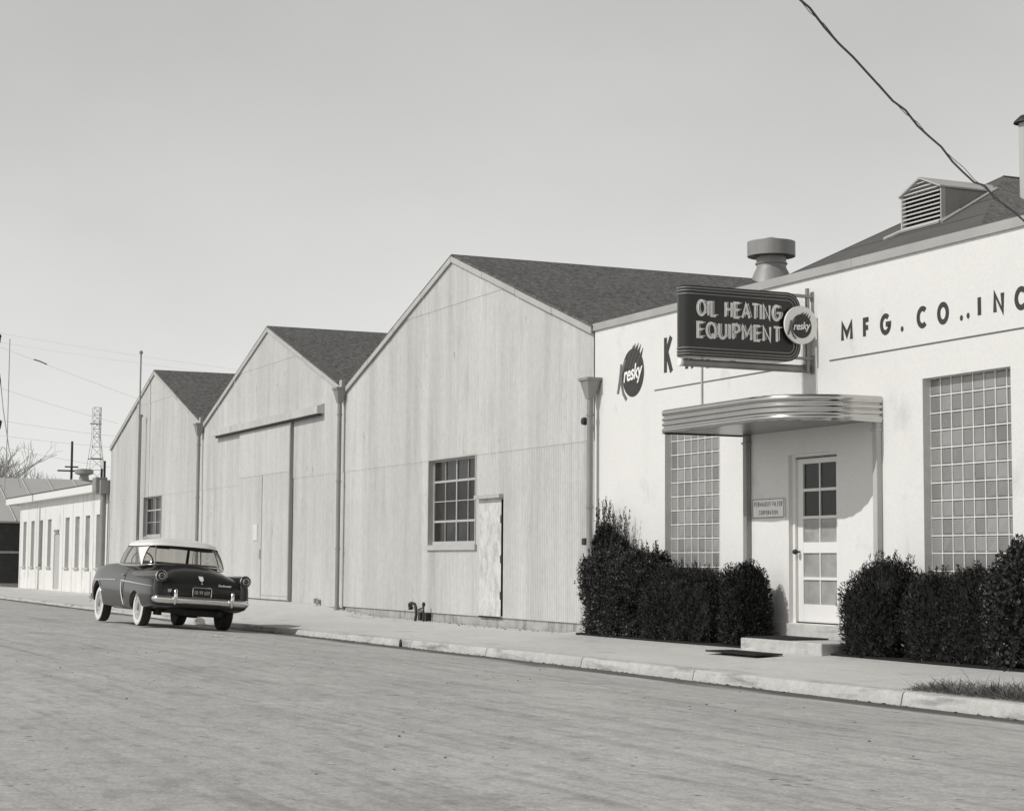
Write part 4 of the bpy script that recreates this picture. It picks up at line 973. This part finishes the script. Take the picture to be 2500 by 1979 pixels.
k = len(secs[0]); body.add([q for s in secs for q in s], [(i*k+j, i*k+(j+1) % k, (i+1)*k+(j+1) % k, (i+1)*k+j) for i in range(len(secs)-1) for j in range(k)]+[tuple(range(k)), tuple(range((len(secs)-1)*k, len(secs)*k))])
GZ = .05
car = tag(empty('parked_car', (-33.78, 8.59, GZ+.005), (R(3.9), 0, R(181.9))), 'dark two tone coupe with white roof and whitewall tyres parked at the kerb', 'car')
bo = body.build('body', m_car, None, smooth=50)
cut = MB()
for s in (1, -1):
    for (cx, cz, r_, hz) in ((0, .30, .40, .33), (2.92, .33, .43, .45)):
        ring = [(cx+r_*math.cos(t), cz+hz*math.sin(t)) for t in np.linspace(0, math.pi, 25)]; ring += [(cx-r_*1.0, .0), (cx+r_*1.0, .0)]
        cut.prism(ring, lambda a, b, d_: (a, d_, b), s*.52, s*1.2)
cu = cut.build('cutter', None)
md = bo.modifiers.new('b', 'BOOLEAN'); md.operation = 'DIFFERENCE'; md.object = cu; md.solver = 'EXACT'
dg = bpy.context.evaluated_depsgraph_get(); nm = bpy.data.meshes.new_from_object(bo.evaluated_get(dg)); bo.modifiers.clear(); bo.data = nm; bpy.data.objects.remove(cu)
nm.polygons.foreach_set('use_smooth', [True]*len(nm.polygons)); nm.set_sharp_from_angle(angle=R(42))
if not nm.materials: nm.materials.append(m_car)
bo.parent = car
bm = bmesh.new(); bm.from_mesh(nm); bvh = BVHTree.FromBMesh(bm); bm.free()
def side_y(x, z, s=1):
    h = bvh.ray_cast(Vector((x, 2*s, z)), Vector((0, -s, 0))); return (h[0].y if h[0] else s*.93)
def rear_x(y, z):
    h = bvh.ray_cast(Vector((-3, y, z)), Vector((1, 0, 0))); return h[0].x if h[0] else -1.2
# fender tops running back into the tail lamps
for s in (1, -1):
    fd = MB().tube([(1.1, s*.80, .925), (.5, s*.805, .92), (.1, s*.805, .905), (-.35, s*.80, .905), (-.75, s*.79, .91), (-.98, s*.78, .915), (-1.09, s*.775, .915)], [.06, .085, .10, .107, .105, .10, .095], 22)
    fd.tube([(-.98, s*.79, .88), (-1.01, s*.79, .70), (-1.005, s*.79, .45)], [.07, .085, .08], 16)
    fo = fd.build('rear_fender', m_car, car, smooth=45)
    tl = MB().lathe((-1.09, s*.775, .915), [(.0, .0), (.103, .0), (.106, -.012), (.106, -.03), (.098, -.042), (.088, -.034), (.086, -.01)], 28, 'x'); tl = tl.build('tail_lamp', m_chrome, car, smooth=40)
    MB().lathe((-1.09, s*.775, .915), [(.085, -.02), (.082, -.04), (.055, -.052), (.053, -.062), (.03, -.075), (.0, -.08)], 24, 'x').build('lens', m_lens, tl, smooth=50)
    MB().lathe((-1.09, s*.775, .915), [(.054, -.05), (.058, -.064), (.05, -.066), (.048, -.05)], 20, 'x').build('lens_ring', m_chrome, tl, smooth=40)
# greenhouse
def sp(v_, e): return math.copysign(abs(v_)**e, v_)
def gh(t, v, s=1):
    ct, st_ = math.cos(t), math.sin(t); e = .52
    bx, by, bz = 1.02-(1.10 if ct > 0 else 1.28)*sp(ct, e), .835*abs(st_)**e, 1.085+.05*max(ct, 0)**1.5+.08*max(-ct, 0)**.8
    tx, ty, tz = 1.03-(.74 if ct > 0 else .84)*sp(ct, e), .71*abs(st_)**e, 1.535+.03*(1-abs(st_)**2)
    bul = .045*math.sin(math.pi*min(v, 1)); k_ = 1+bul
    return (1.02+(bx+(tx-bx)*v-1.02)*k_, s*(by+(ty-by)*v)*(1+bul*.5), bz+(tz-bz)*v)
D = math.radians
def patch(mb_, t0f, t1f, v0, v1, s, nt_=10, nv=10, inset=0):
    vs_ = []
    for j in range(nv+1):
        v = v0+(v1-v0)*j/nv; a, b = t0f(v), t1f(v)
        for i in range(nt_+1):
            p = gh(a+(b-a)*i/nt_, v, s)
            if inset: p = (1.02+(p[0]-1.02)*(1-inset), p[1]*(1-inset), p[2])
            vs_.append(p)
    mb_.add(vs_, [(j*(nt_+1)+i, j*(nt_+1)+i+1, (j+1)*(nt_+1)+i+1, (j+1)*(nt_+1)+i) for j in range(nv) for i in range(nt_)])
VT = .81
c_ = lambda a: (lambda v: D(a))
t2 = lambda v: D(33+(59-33)*math.sqrt(max(0, 1-(max(v, 0)/.92)**2)))
t3 = lambda v: D(63+29*max(v, 0)**1.15)
roof = MB()
for s in (1, -1):
    patch(roof, t2, t3, .02, VT, s, 6, 14)
    patch(roof, c_(0), c_(180), VT, 1.0, s, 60, 3)
# crown
N_ = 96; rings = []
for j in range(9):
    f_ = 1-j/8
    ring = []
    for i in range(N_):
        t = 2*math.pi*i/N_; s = 1 if t <= math.pi else -1; tt = t if t <= math.pi else 2*math.pi-t
        p = gh(tt, 1.0, s); z = p[2]+(1.655-p[2])*(1-f_**2.6); ring.append((1.03+(p[0]-1.03)*f_, p[1]*f_, z))
    rings.append(ring)
roof.add([p for r_ in rings for p in r_], [(j*N_+i, j*N_+(i+1) % N_, (j+1)*N_+(i+1) % N_, (j+1)*N_+i) for j in range(8) for i in range(N_)])
ro = roof.build('roof', m_cartop, car)
bm = bmesh.new(); bm.from_mesh(ro.data); bmesh.ops.remove_doubles(bm, verts=bm.verts, dist=.0008); bm.normal_update()
for f in bm.faces:
    if f.normal.dot(f.calc_center_median()-Vector((1.02, 0, .9))) < 0: f.normal_flip()
bm.to_mesh(ro.data); bm.free()
ro.data.polygons.foreach_set('use_smooth', [True]*len(ro.data.polygons)); ro.data.set_sharp_from_angle(angle=R(60))
sol = ro.modifiers.new('thickness', 'SOLIDIFY'); sol.thickness = .012; sol.offset = -1; ro.data.materials.append(m_seat); sol.material_offset = 1; sol.material_offset_rim = 0
glz = MB(); patch(glz, c_(0), c_(32.0), .03, VT, 1, 14, 8); patch(glz, c_(0), c_(32.0), .03, VT, -1, 14, 8); glz.build('rear_window', m_glass, car, smooth=60)
for s in (1, -1):
    q = MB(); patch(q, c_(33.5), lambda v: t2(v)-.01, .03, VT-.02, s, 10, 12); q.build('rear_quarter_glass', m_glass, car, smooth=60)
    q = MB(); patch(q, lambda v: t3(v)+.01, c_(143), .03, VT, s, 24, 8); q.build('side_window', m_glass, car, smooth=60)
q = MB(); patch(q, c_(148), c_(180), .03, VT, 1, 12, 8); patch(q, c_(148), c_(180), .03, VT, -1, 12, 8); q.build('windscreen', m_glass, car, smooth=60)
ch = MB()
def edge(f, v0, v1, s, r_, n_=14): ch.tube([gh(f(v0+(v1-v0)*i/n_), v0+(v1-v0)*i/n_, s) for i in range(n_+1)], r_, 6)
for s in (1, -1):
    edge(c_(32.7), .0, VT, s, .011); edge(c_(143.5), 0, VT, s, .012); edge(lambda v: t3(v)+.005, .0, VT, s, .009)
    edge(c_(114), .0, VT, s, .009); edge(c_(134), .0, VT, s, .006)
    ch.tube([gh(D(a), .0, s) for a in np.arange(0, 181, 4)], .014, 6)
ch.build('window_trim', m_chrome, car, smooth=50)
ch = MB()
for s in (1, -1):
    ch.tube([gh(D(a), VT, s) for a in np.arange(0, 181, 4)], .010, 6); edge(lambda v: t2(v), .0, VT, s, .009)
    edge(c_(146.5), 0, VT, s, .02)
ch.build('window_rubber', m_under, car, smooth=50)
# cabin
ca = MB().bbox(.98, 1.12, -.62, -.03, .95, 1.20, .04).bbox(.98, 1.12, .03, .62, .95, 1.20, .04).bbox(.05, .18, -.6, .6, .95, 1.18, .04); ca.build('seat_back', m_seat, car)
MB().tube([(1.82+.06*math.cos(t)*.5, .36+.20*math.cos(t), 1.19+.19*math.sin(t)) for t in np.linspace(0, 2*math.pi, 25)], .012, 6).build('steering_wheel', m_under, car)
MB().bbox(1.62, 1.67, -.10, .16, 1.46, 1.52, .01).build('rear_view_mirror', m_under, car)
# chrome side trim
def strip(pts, r_, name, s):
    p3 = [(x, side_y(x, z, s)+s*.004, z) for x, z in pts]; return MB().tube(p3, r_, 8).build(name, m_chrome, car, smooth=50)
for s in (1, -1):
    strip([(3.35-i*.1, .80+.010*math.sin(i*.1)) for i in range(20)], .014, 'side_trim', s)
    strip([(1.0-i*.085, .80-.0030*i) for i in range(24)], [.026-.0008*i for i in range(24)], 'side_trim', s)
    strip([(1.0-.05*math.sin(t)+.16*(t/1.5)**2*-1, .79-.43*t/1.5) for t in np.linspace(0, 1.5, 12)], .017, 'gravel_guard', s)
    strip([(2.92+.445*math.cos(t), .33+.465*math.sin(t)) for t in np.linspace(.05, 3.09, 22)], .010, 'wheel_arch_lip', s)
    strip([(.83, z) for z in np.arange(1.01, .34, -.08)], .0035, 'door_seam', s).data.materials[0] = m_under
    hd = MB().tube([(.98, side_y(.98, .9, s)+s*.03, .905), (.90, side_y(.9, .9, s)+s*.03, .905)], .011, 8); hd.tube([(.98, side_y(.98, .9, s), .905), (.98, side_y(.98, .9, s)+s*.03, .905)], .01, 6); hd.tube([(.90, side_y(.9, .9, s), .905), (.90, side_y(.9, .9, s)+s*.03, .905)], .01, 6)
    hd.build('door_handle', m_chrome, car, smooth=50)
# bumpers
def bumper(xr_, sgn, name, z0_, hgt):
    P_ = []
    for y in np.linspace(-.82, .82, 41):
        u = abs(y)/.82; P_.append((xr_+sgn*(-.05*u**2), y))
    arm = [(xr_+sgn*(-.07-.035*i), .835+.004*i) for i in range(0, 8)]
    path_ = [(a, -b) for a, b in arm[::-1]]+P_+[(a, b) for a, b in arm]
    pr = [(-.03, -.5), (.012, -.42), (.034, -.2), (.040, .05), (.030, .3), (.006, .46), (-.03, .5)]
    vs_ = []
    for i, p in enumerate(path_):
        a = Vector(path_[max(i-1, 0)]); b = Vector(path_[min(i+1, len(path_)-1)]); d_ = (b-a).normalized(); nn = Vector((d_.y, -d_.x))*sgn
        for o_, h_ in pr: vs_.append((p[0]+nn.x*o_, p[1]+nn.y*o_, z0_+hgt*h_))
    kk = len(pr); m_ = MB().add(vs_, [(i*kk+j, i*kk+(j+1) % kk, (i+1)*kk+(j+1) % kk, (i+1)*kk+j) for i in range(len(path_)-1) for j in range(kk)]+[tuple(range(kk)), tuple(range((len(path_)-1)*kk, len(path_)*kk))])
    bp_ = m_.build(name, m_chrome, car, smooth=45)
    for y in (-.60, .42) if sgn < 0 else (-.5, .5):
        y = math.copysign(.52, y)
        MB().tube([(xr_+sgn*.035, y, z0_-hgt*.55), (xr_+sgn*.06, y, z0_-hgt*.2), (xr_+sgn*.068, y, z0_+hgt*.5), (xr_+sgn*.055, y, z0_+hgt*1.15), (xr_+sgn*.035, y, z0_+hgt*1.35)], [.022, .034, .036, .034, .02], 12).build('bumper_guard', m_chrome, bp_, smooth=50)
bumper(-1.17, -1, 'rear_bumper', .515, .135); bumper(3.80, 1, 'front_bumper', .47, .13)
# plate, badges
px = rear_x(0, .66)-.028
pf = MB().bbox(px-.004, px+.012, -.165, .165, .585, .745, .004).build('number_plate', m_signblk, car)
fr_ = MB()
rc = [(-.172, .60), (-.155, .578), (.155, .578), (.172, .60), (.172, .73), (.155, .752), (-.155, .752), (-.172, .73), (-.172, .60)]
fr_.tube([(px-.008, a, b) for a, b in rc], .007, 6); fr_.build('plate_frame', m_chrome, pf, smooth=50)
vs, fs = fonttext('5B 99 609', .092, offset=.0012, xs=.80); wv = max(v[0] for v in vs); mv = min(v[0] for v in vs); kx = .285/(wv-mv)
MB().add([(px-.0055-v[2], .1425-(v[0]-mv)*kx, .632+v[1]) for v in vs], fs).build('plate_lettering', m_trim, pf)
bx = rear_x(0, .90)
sh = [(0, -.05), (.035, -.02), (.04, .045), (.018, .052), (0, .045), (-.018, .052), (-.04, .045), (-.035, -.02)]
MB().prism([(a, .905+b) for a, b in sh], lambda a, b, d_: (rear_x(a, b)-.014+d_, a, b), 0, .02).build('boot_crest', m_white, car)
MB().lathe((rear_x(0, .825)-.005, 0, .825), [(.0, -.01), (.013, -.006), (.014, .01)], 12, 'x').build('boot_lock', m_chrome, car, smooth=50)
vs, fs = fonttext('Fordomatic', .055, shear=.4, offset=.001, xs=.95); 
MB().add([(rear_x(-.30-v[0], .795+v[1])-.006-v[2], -.30-v[0], .795+v[1]) for v in vs], fs).build('boot_script', m_cream, car)
vs, fs = fonttext('V8', .075, shear=.3, offset=.003, xs=.8)
MB().add([(rear_x(.63-v[0], .645+v[1])-.008-v[2], .63-v[0], .645+v[1]) for v in vs], fs).build('engine_badge', m_cream, car)
sm_ = MB(); sm_.tube([(rear_x(y, .755-.02*abs(y)**2)-.0005, y, .755-.02*abs(y)**2) for y in np.linspace(-.62, .62, 25)], .004, 4); sm_.build('boot_seam', m_under, car)
# wheels
for x in (0, 2.92):
    for s in (1, -1):
        y = s*.76
        ty = MB().lathe((x, y, .345), [(.20, -.07), (.235, -.085), (.29, -.094), (.325, -.085), (.343, -.062), (.346, -.03), (.346, .03), (.343, .062), (.325, .085), (.29, .094), (.235, .085), (.20, .07)], 40, 'y').build('wheel', m_rubber, car, smooth=35)
        sg_ = s
        MB().lathe((x, y, .345), [(.232, sg_*.086), (.240, sg_*.095), (.27, sg_*.099), (.318, sg_*.0955), (.330, sg_*.086)], 40, 'y').build('whitewall', m_whitewall, ty, smooth=40)
        MB().lathe((x, y, .345), [(.0, sg_*.100), (.03, sg_*.100), (.07, sg_*.092), (.10, sg_*.075), (.13, sg_*.06), (.138, sg_*.06), (.142, sg_*.085), (.15, sg_*.088), (.19, sg_*.070), (.222, sg_*.072), (.228, sg_*.090), (.234, sg_*.07)], 40, 'y').build('hubcap', m_hub, ty, smooth=35)
ub = MB().bbox(-.9, 3.2, -.50, .50, .27, .42, .03).bbox(-.95, -.5, -.45, .25, .24, .36, .04).tube([(0, -.66, .33), (0, .66, .33)], .05, 8).lathe((0, 0, .33), [(.0, -.14), (.12, -.1), (.14, 0), (.12, .1), (.0, .14)], 12, 'x')
ub.tube([(.2, -.3, .30), (-.6, -.32, .30), (-1.1, -.36, .30)], .028, 8).bbox(.3, 1.3, -.38, -.20, .20, .32, .03).bbox(-.5, -.2, -.62, -.54, .22, .4, .01).bbox(-.5, -.2, .54, .62, .22, .4, .01); ub.build('underbody', m_under, car)

# ------------------------------------------------------------ litter, kerb clutter
def crumple(name, c, r, seed, m, lab, cat, flat=.5):
    rnd = random.Random(seed); bm = bmesh.new(); bmesh.ops.create_icosphere(bm, subdivisions=3, radius=1)
    ax = [Vector((rnd.uniform(-1, 1), rnd.uniform(-1, 1), rnd.uniform(-.3, 1))).normalized() for _ in range(9)]
    for v in bm.verts:
        k_ = 1-.35*max(0, max(v.co.normalized().dot(a)-.72 for a in ax))*2+rnd.uniform(-.04, .04)
        v.co = Vector((c[0]+v.co.x*r[0]*k_, c[1]+v.co.y*r[1]*k_, c[2]+max(v.co.z, -.05)*r[2]*k_))
    me = bpy.data.meshes.new(name); bm.to_mesh(me); bm.free(); o_ = bpy.data.objects.new(name, me); COL.objects.link(o_); me.materials.append(m); tag(o_, lab, cat); return o_
crumple('crumpled_paper', (-38.1, 9.90, .0), (.38, .26, .25), 4, m_paper, 'crumpled white heap of paper on the road, seen underneath the parked car', 'paper')
def scrap(c, w_, h_, a, lab):
    mb_ = MB(); n = 5; vs_ = []
    for j in range(n+1):
        for i in range(n+1):
            u, v = i/n-.5, j/n-.5; x = u*w_*math.cos(a)-v*h_*math.sin(a); y = u*w_*math.sin(a)+v*h_*math.cos(a)
            vs_.append((c[0]+x, c[1]+y, c[2]+.012+.022*abs(math.sin(u*7+v*3+c[0]))))
    mb_.add(vs_, [(j*(n+1)+i, j*(n+1)+i+1, (j+1)*(n+1)+i+1, (j+1)*(n+1)+i) for j in range(n) for i in range(n)])
    o_ = mb_.build('paper_scrap', m_paper); tag(o_, lab, 'paper', 'scraps of paper on the road')
scrap((-28.75, 7.85, roadz(-28.75, 7.85)), .22, .14, .6, 'larger pale paper scrap on the road behind the car')
scrap((-28.35, 8.08, roadz(-28.35, 8.08)), .13, .16, 1.4, 'smaller pale paper scrap on the road nearer the kerb')
def blob(x, y, z, r, h, lab, nm, cat):
    o_ = MB().lathe((x, y, z), [(r*.8, -.03), (r, 0), (r*.9, h*.5), (r*.5, h*.9), (.0, h)], 9).build(nm, m_dark, smooth=50); tag(o_, lab, cat)
blob(-27.03, 10.30, -.02, .028, .13, 'small dark upright stub standing in the gutter against the kerb', 'drain_stub', 'stub')
rnd = random.Random(11); db = MB()
for i in range(420):
    x = rnd.uniform(-36, -10); y = 10.395-abs(rnd.gauss(0, .07)); s = rnd.uniform(.006, .022)
    if rnd.random() < .25: x = rnd.gauss(-31.5, 1.2); y = 10.39-abs(rnd.gauss(0, .16))
    z = roadz(x, y); db.lathe((x, y, z), [(s, -s*.3), (s*rnd.uniform(.7, 1.1), s*.3), (.0, s*.7)], 5)
for i in range(260):
    x = rnd.uniform(-34, -9); y = rnd.uniform(2.5, 10); s = rnd.uniform(.003, .010); db.lathe((x, y, roadz(x, y)), [(s, -s*.3), (s, s*.3), (.0, s*.7)], 5)
for i in range(160):
    x = rnd.uniform(-38, -12); y = FY-.05-abs(rnd.gauss(0, .10)); s = rnd.uniform(.006, .02); db.lathe((x, y, walkz(x, y)), [(s, -s*.3), (s, s*.3), (.0, s*.7)], 5)
tag(db.build('gravel', mat('gutter_grit', .13, .95, island=(.3, 1.8, 1.5))), 'loose grit and small stones along the gutter and wall foot', 'grit', kind='stuff')

# ------------------------------------------------------------ shrubs
def shrub(name, label, m, shape, n, leaf, spike=(0, 0, 0), seed=0, upb=.6, group='shrubs along the office wall', jag=.06, cat='shrub'):
    """shape(u) -> list of superellipsoid blobs (cx,cy,cz,rx,ry,rz,e). leaves scattered through the outer shell"""
    r = np.random.default_rng(seed); V = []; 
    tot = sum(b[3]*b[5] for b in shape)
    C = []; Nn = []; SZ = []
    for (cx, cy, cz, rx, ry, rz, e) in shape:
        k_ = int(n*rx*rz/tot); d_ = r.normal(size=(k_, 3)); d_ /= np.linalg.norm(d_, axis=1)[:, None]
        m_ = (np.abs(d_)**e).sum(1)**(1/e); surf = d_/m_[:, None]
        deep = r.uniform(0, 1, k_) < .38; dep = 1-np.abs(r.normal(0, .07, k_))-deep*r.uniform(.04, .22, k_)
        # clumpy surface
        ph = np.sin(surf[:, 0]*rx*9+seed)*np.sin(surf[:, 2]*rz*8+1.7*seed)*np.sin(surf[:, 1]*ry*10+.5)
        ph += .6*np.sin(surf[:, 0]*rx*23+2*seed)*np.sin(surf[:, 2]*rz*19)
        dep += ph*jag
        p = surf*dep[:, None]*np.array([rx, ry, rz])+np.array([cx, cy, cz])
        nn = surf*np.array([1/rx, 1/ry, 1/rz]); nn /= np.linalg.norm(nn, axis=1)[:, None]
        keep = p[:, 2] > wallz(cx)-.03; C.append(p[keep]); Nn.append(nn[keep]); SZ.append(np.where(deep, 1.7, 1.0)[keep])
        # sprigs standing out of the top
        ns = int(spike[0]*rx)
        for _ in range(ns):
            a = r.uniform(0, 2*math.pi); q_ = math.sqrt(r.uniform(0, 1))*.92; ux, uy = q_*math.cos(a), q_*math.sin(a)
            zt_ = max(1e-3, 1-abs(ux)**e-abs(uy)**e)**(1/e); h_ = r.uniform(*spike[1:3]); base = np.array([cx+ux*rx, cy+uy*ry, cz+zt_*rz*.94])
            lean = np.array([r.normal(0, .12), r.normal(0, .12), 1]); kk = int(h_/leaf[1]*6)+4
            tt = r.uniform(0, 1, kk); pp = base+lean*h_*tt[:, None]+r.normal(0, .010, (kk, 3))*(1.3-tt[:, None]); C.append(pp); Nn.append(np.tile(lean, (kk, 1))+r.normal(0, .5, (kk, 3))); SZ.append(np.ones(kk))
    C = np.vstack(C); Nn = np.vstack(Nn); SZ = np.concatenate(SZ)[:, None]; n_ = len(C)
    ax = Nn*.8+r.normal(0, .55, (n_, 3)); ax[:, 2] += upb; ax /= np.linalg.norm(ax, axis=1)[:, None]
    sd_ = np.cross(ax, r.normal(size=(n_, 3))); sd_ /= np.linalg.norm(sd_, axis=1)[:, None]
    L = leaf[1]*r.uniform(.6, 1.25, n_)[:, None]*SZ; Wd_ = leaf[0]*r.uniform(.7, 1.2, n_)[:, None]*SZ**1.5
    a = C; b = C+ax*L*.5+sd_*Wd_; c_2 = C+ax*L; d_2 = C+ax*L*.5-sd_*Wd_
    V = np.stack([a, b, c_2, d_2], 1).reshape(-1, 3); F = np.arange(n_*4).reshape(-1, 4)
    root_ = tag(empty(name, (float(C[:, 0].mean()), 12.85, .22)), label, cat, group)
    fo = raw('foliage', V, F, m, root_)
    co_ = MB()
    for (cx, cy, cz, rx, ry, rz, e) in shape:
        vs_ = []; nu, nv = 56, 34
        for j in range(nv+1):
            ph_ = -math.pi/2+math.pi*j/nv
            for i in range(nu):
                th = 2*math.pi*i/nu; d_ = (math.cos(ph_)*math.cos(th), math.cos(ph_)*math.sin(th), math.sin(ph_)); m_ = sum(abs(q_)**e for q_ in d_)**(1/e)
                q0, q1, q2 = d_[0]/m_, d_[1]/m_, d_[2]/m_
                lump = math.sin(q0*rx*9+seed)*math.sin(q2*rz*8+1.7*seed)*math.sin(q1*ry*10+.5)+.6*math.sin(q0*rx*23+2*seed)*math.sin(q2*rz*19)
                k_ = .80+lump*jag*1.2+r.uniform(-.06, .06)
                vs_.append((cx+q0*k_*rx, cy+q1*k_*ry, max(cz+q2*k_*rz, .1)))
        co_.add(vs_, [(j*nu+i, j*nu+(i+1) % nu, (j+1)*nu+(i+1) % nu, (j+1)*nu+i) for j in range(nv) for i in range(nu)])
    co_.build('branches_or_shade_core', m_core, root_); relink(root_)  # closed near-black core painted for the shade inside the leaves, no twigs modelled
    return root_
shrub('shrub', 'tall broad leaved shrub with straggly top at the left corner of the office', m_leafB, [(-24.45, 12.80, .68, .88, .38, .60, 3.5), (-24.85, 12.80, 1.08, .68, .36, .37, 3), (-23.85, 12.80, 1.10, .60, .34, .36, 3.2)], 40000, (.008, .030), (40, .06, .24), 1, .5, jag=.16)
shrub('conifer_shrub', 'dark spiky conifer rising behind the tall straggly shrub beside the downpipe', m_leafA, [(-25.42, 13.02, 1.42, .28, .17, .46, 2.2), (-25.02, 13.03, 1.32, .28, .16, .38, 2.2)], 9000, (.005, .045), (90, .18, .50), 2, 1.2, jag=.12)
shrub('shrub', 'dense dark clipped hedge shrub under the glass block window left of the door', m_leafA, [(-22.60, 12.80, .66, .70, .34, .55, 5), (-21.98, 12.82, .63, .46, .32, .53, 5), (-23.05, 12.8, .62, .5, .34, .54, 4)], 42000, (.0045, .034), (60, .05, .16), 3, .9, jag=.09)
shrub('shrub', 'narrow rounded column shrub just left of the entrance step', m_leafA, [(-21.00, 12.74, .68, .27, .28, .62, 3), (-20.96, 12.84, .60, .29, .26, .60, 3)], 20000, (.006, .028), (14, .02, .05), 4, .5, jag=.10)
shrub('shrub', 'round topped dark shrub right of the office door', m_leafA, [(-18.03, 12.80, .60, .57, .36, .62, 2.7), (-17.80, 12.78, .80, .42, .34, .54, 3.0)], 30000, (.0045, .034), (64, .05, .16), 5, .8, jag=.09)
shrub('shrub', 'dense dark clipped hedge shrub under the near glass block window', m_leafA, [(-16.82, 12.83, .62, .52, .34, .55, 5), (-16.05, 12.82, .66, .56, .34, .57, 5)], 42000, (.0045, .034), (60, .05, .16), 6, .9, jag=.09)
shrub('shrub', 'tall pale broad leaved shrub at the right edge of the view', m_leafB, [(-15.35, 12.78, .80, .50, .42, .72, 2.8), (-14.6, 12.8, .85, .6, .42, .75, 2.8), (-15.15, 12.78, 1.2, .42, .38, .32, 2.4)], 24000, (.011, .032), (26, .05, .15), 7, .4, jag=.16)
# strip of dry weeds on the kerb at lower right
r = np.random.default_rng(9); n_ = 15000
x = -14.62+np.abs(r.uniform(0, 1, n_))**.9*6.8; y = 10.60+np.abs(r.normal(0, .22, n_)); ed = np.clip((x+14.65)/.35, .3, 1)
base = np.stack([x, y, np.array([walkz(a, b) for a, b in zip(x, y)])-.005], 1)
cl = .5+.5*np.sin(x*5.1)*np.sin(x*2.3+1); h_ = r.uniform(.04, .19, n_)*ed*(.55+.6*cl); tall = r.uniform(0, 1, n_) > .985; h_[tall] *= 2.0
ln = np.stack([r.normal(0, .95, n_), r.normal(-.1, .8, n_), r.uniform(.35, 1, n_)], 1); sd_ = np.stack([r.normal(size=n_), r.normal(size=n_), np.zeros(n_)], 1); sd_ /= np.linalg.norm(sd_, axis=1)[:, None]
wd_ = r.uniform(.0018, .0045, n_)[:, None]
tip = base+ln*h_[:, None]; mid = base+ln*h_[:, None]*.5+np.stack([np.zeros(n_), np.zeros(n_), h_*.08], 1)
V = np.stack([base-sd_*wd_*.5, mid-sd_*wd_, tip, mid+sd_*wd_], 1).reshape(-1, 3)
tag(raw('weeds', V, np.arange(n_*4).reshape(-1, 4), m_weed), 'strip of dry weeds and grass growing along the kerb at lower right', 'weeds', kind='stuff')
# planting soil under the shrubs
soil = MB().box(-25.4, -20.46, 12.5, 13.24, .1, walkz(-23, 12.8)+.012).box(-18.60, -12.0, 12.5, 13.24, .1, walkz(-17, 12.8)+.012).build('flower_bed', m_core); structure(soil)
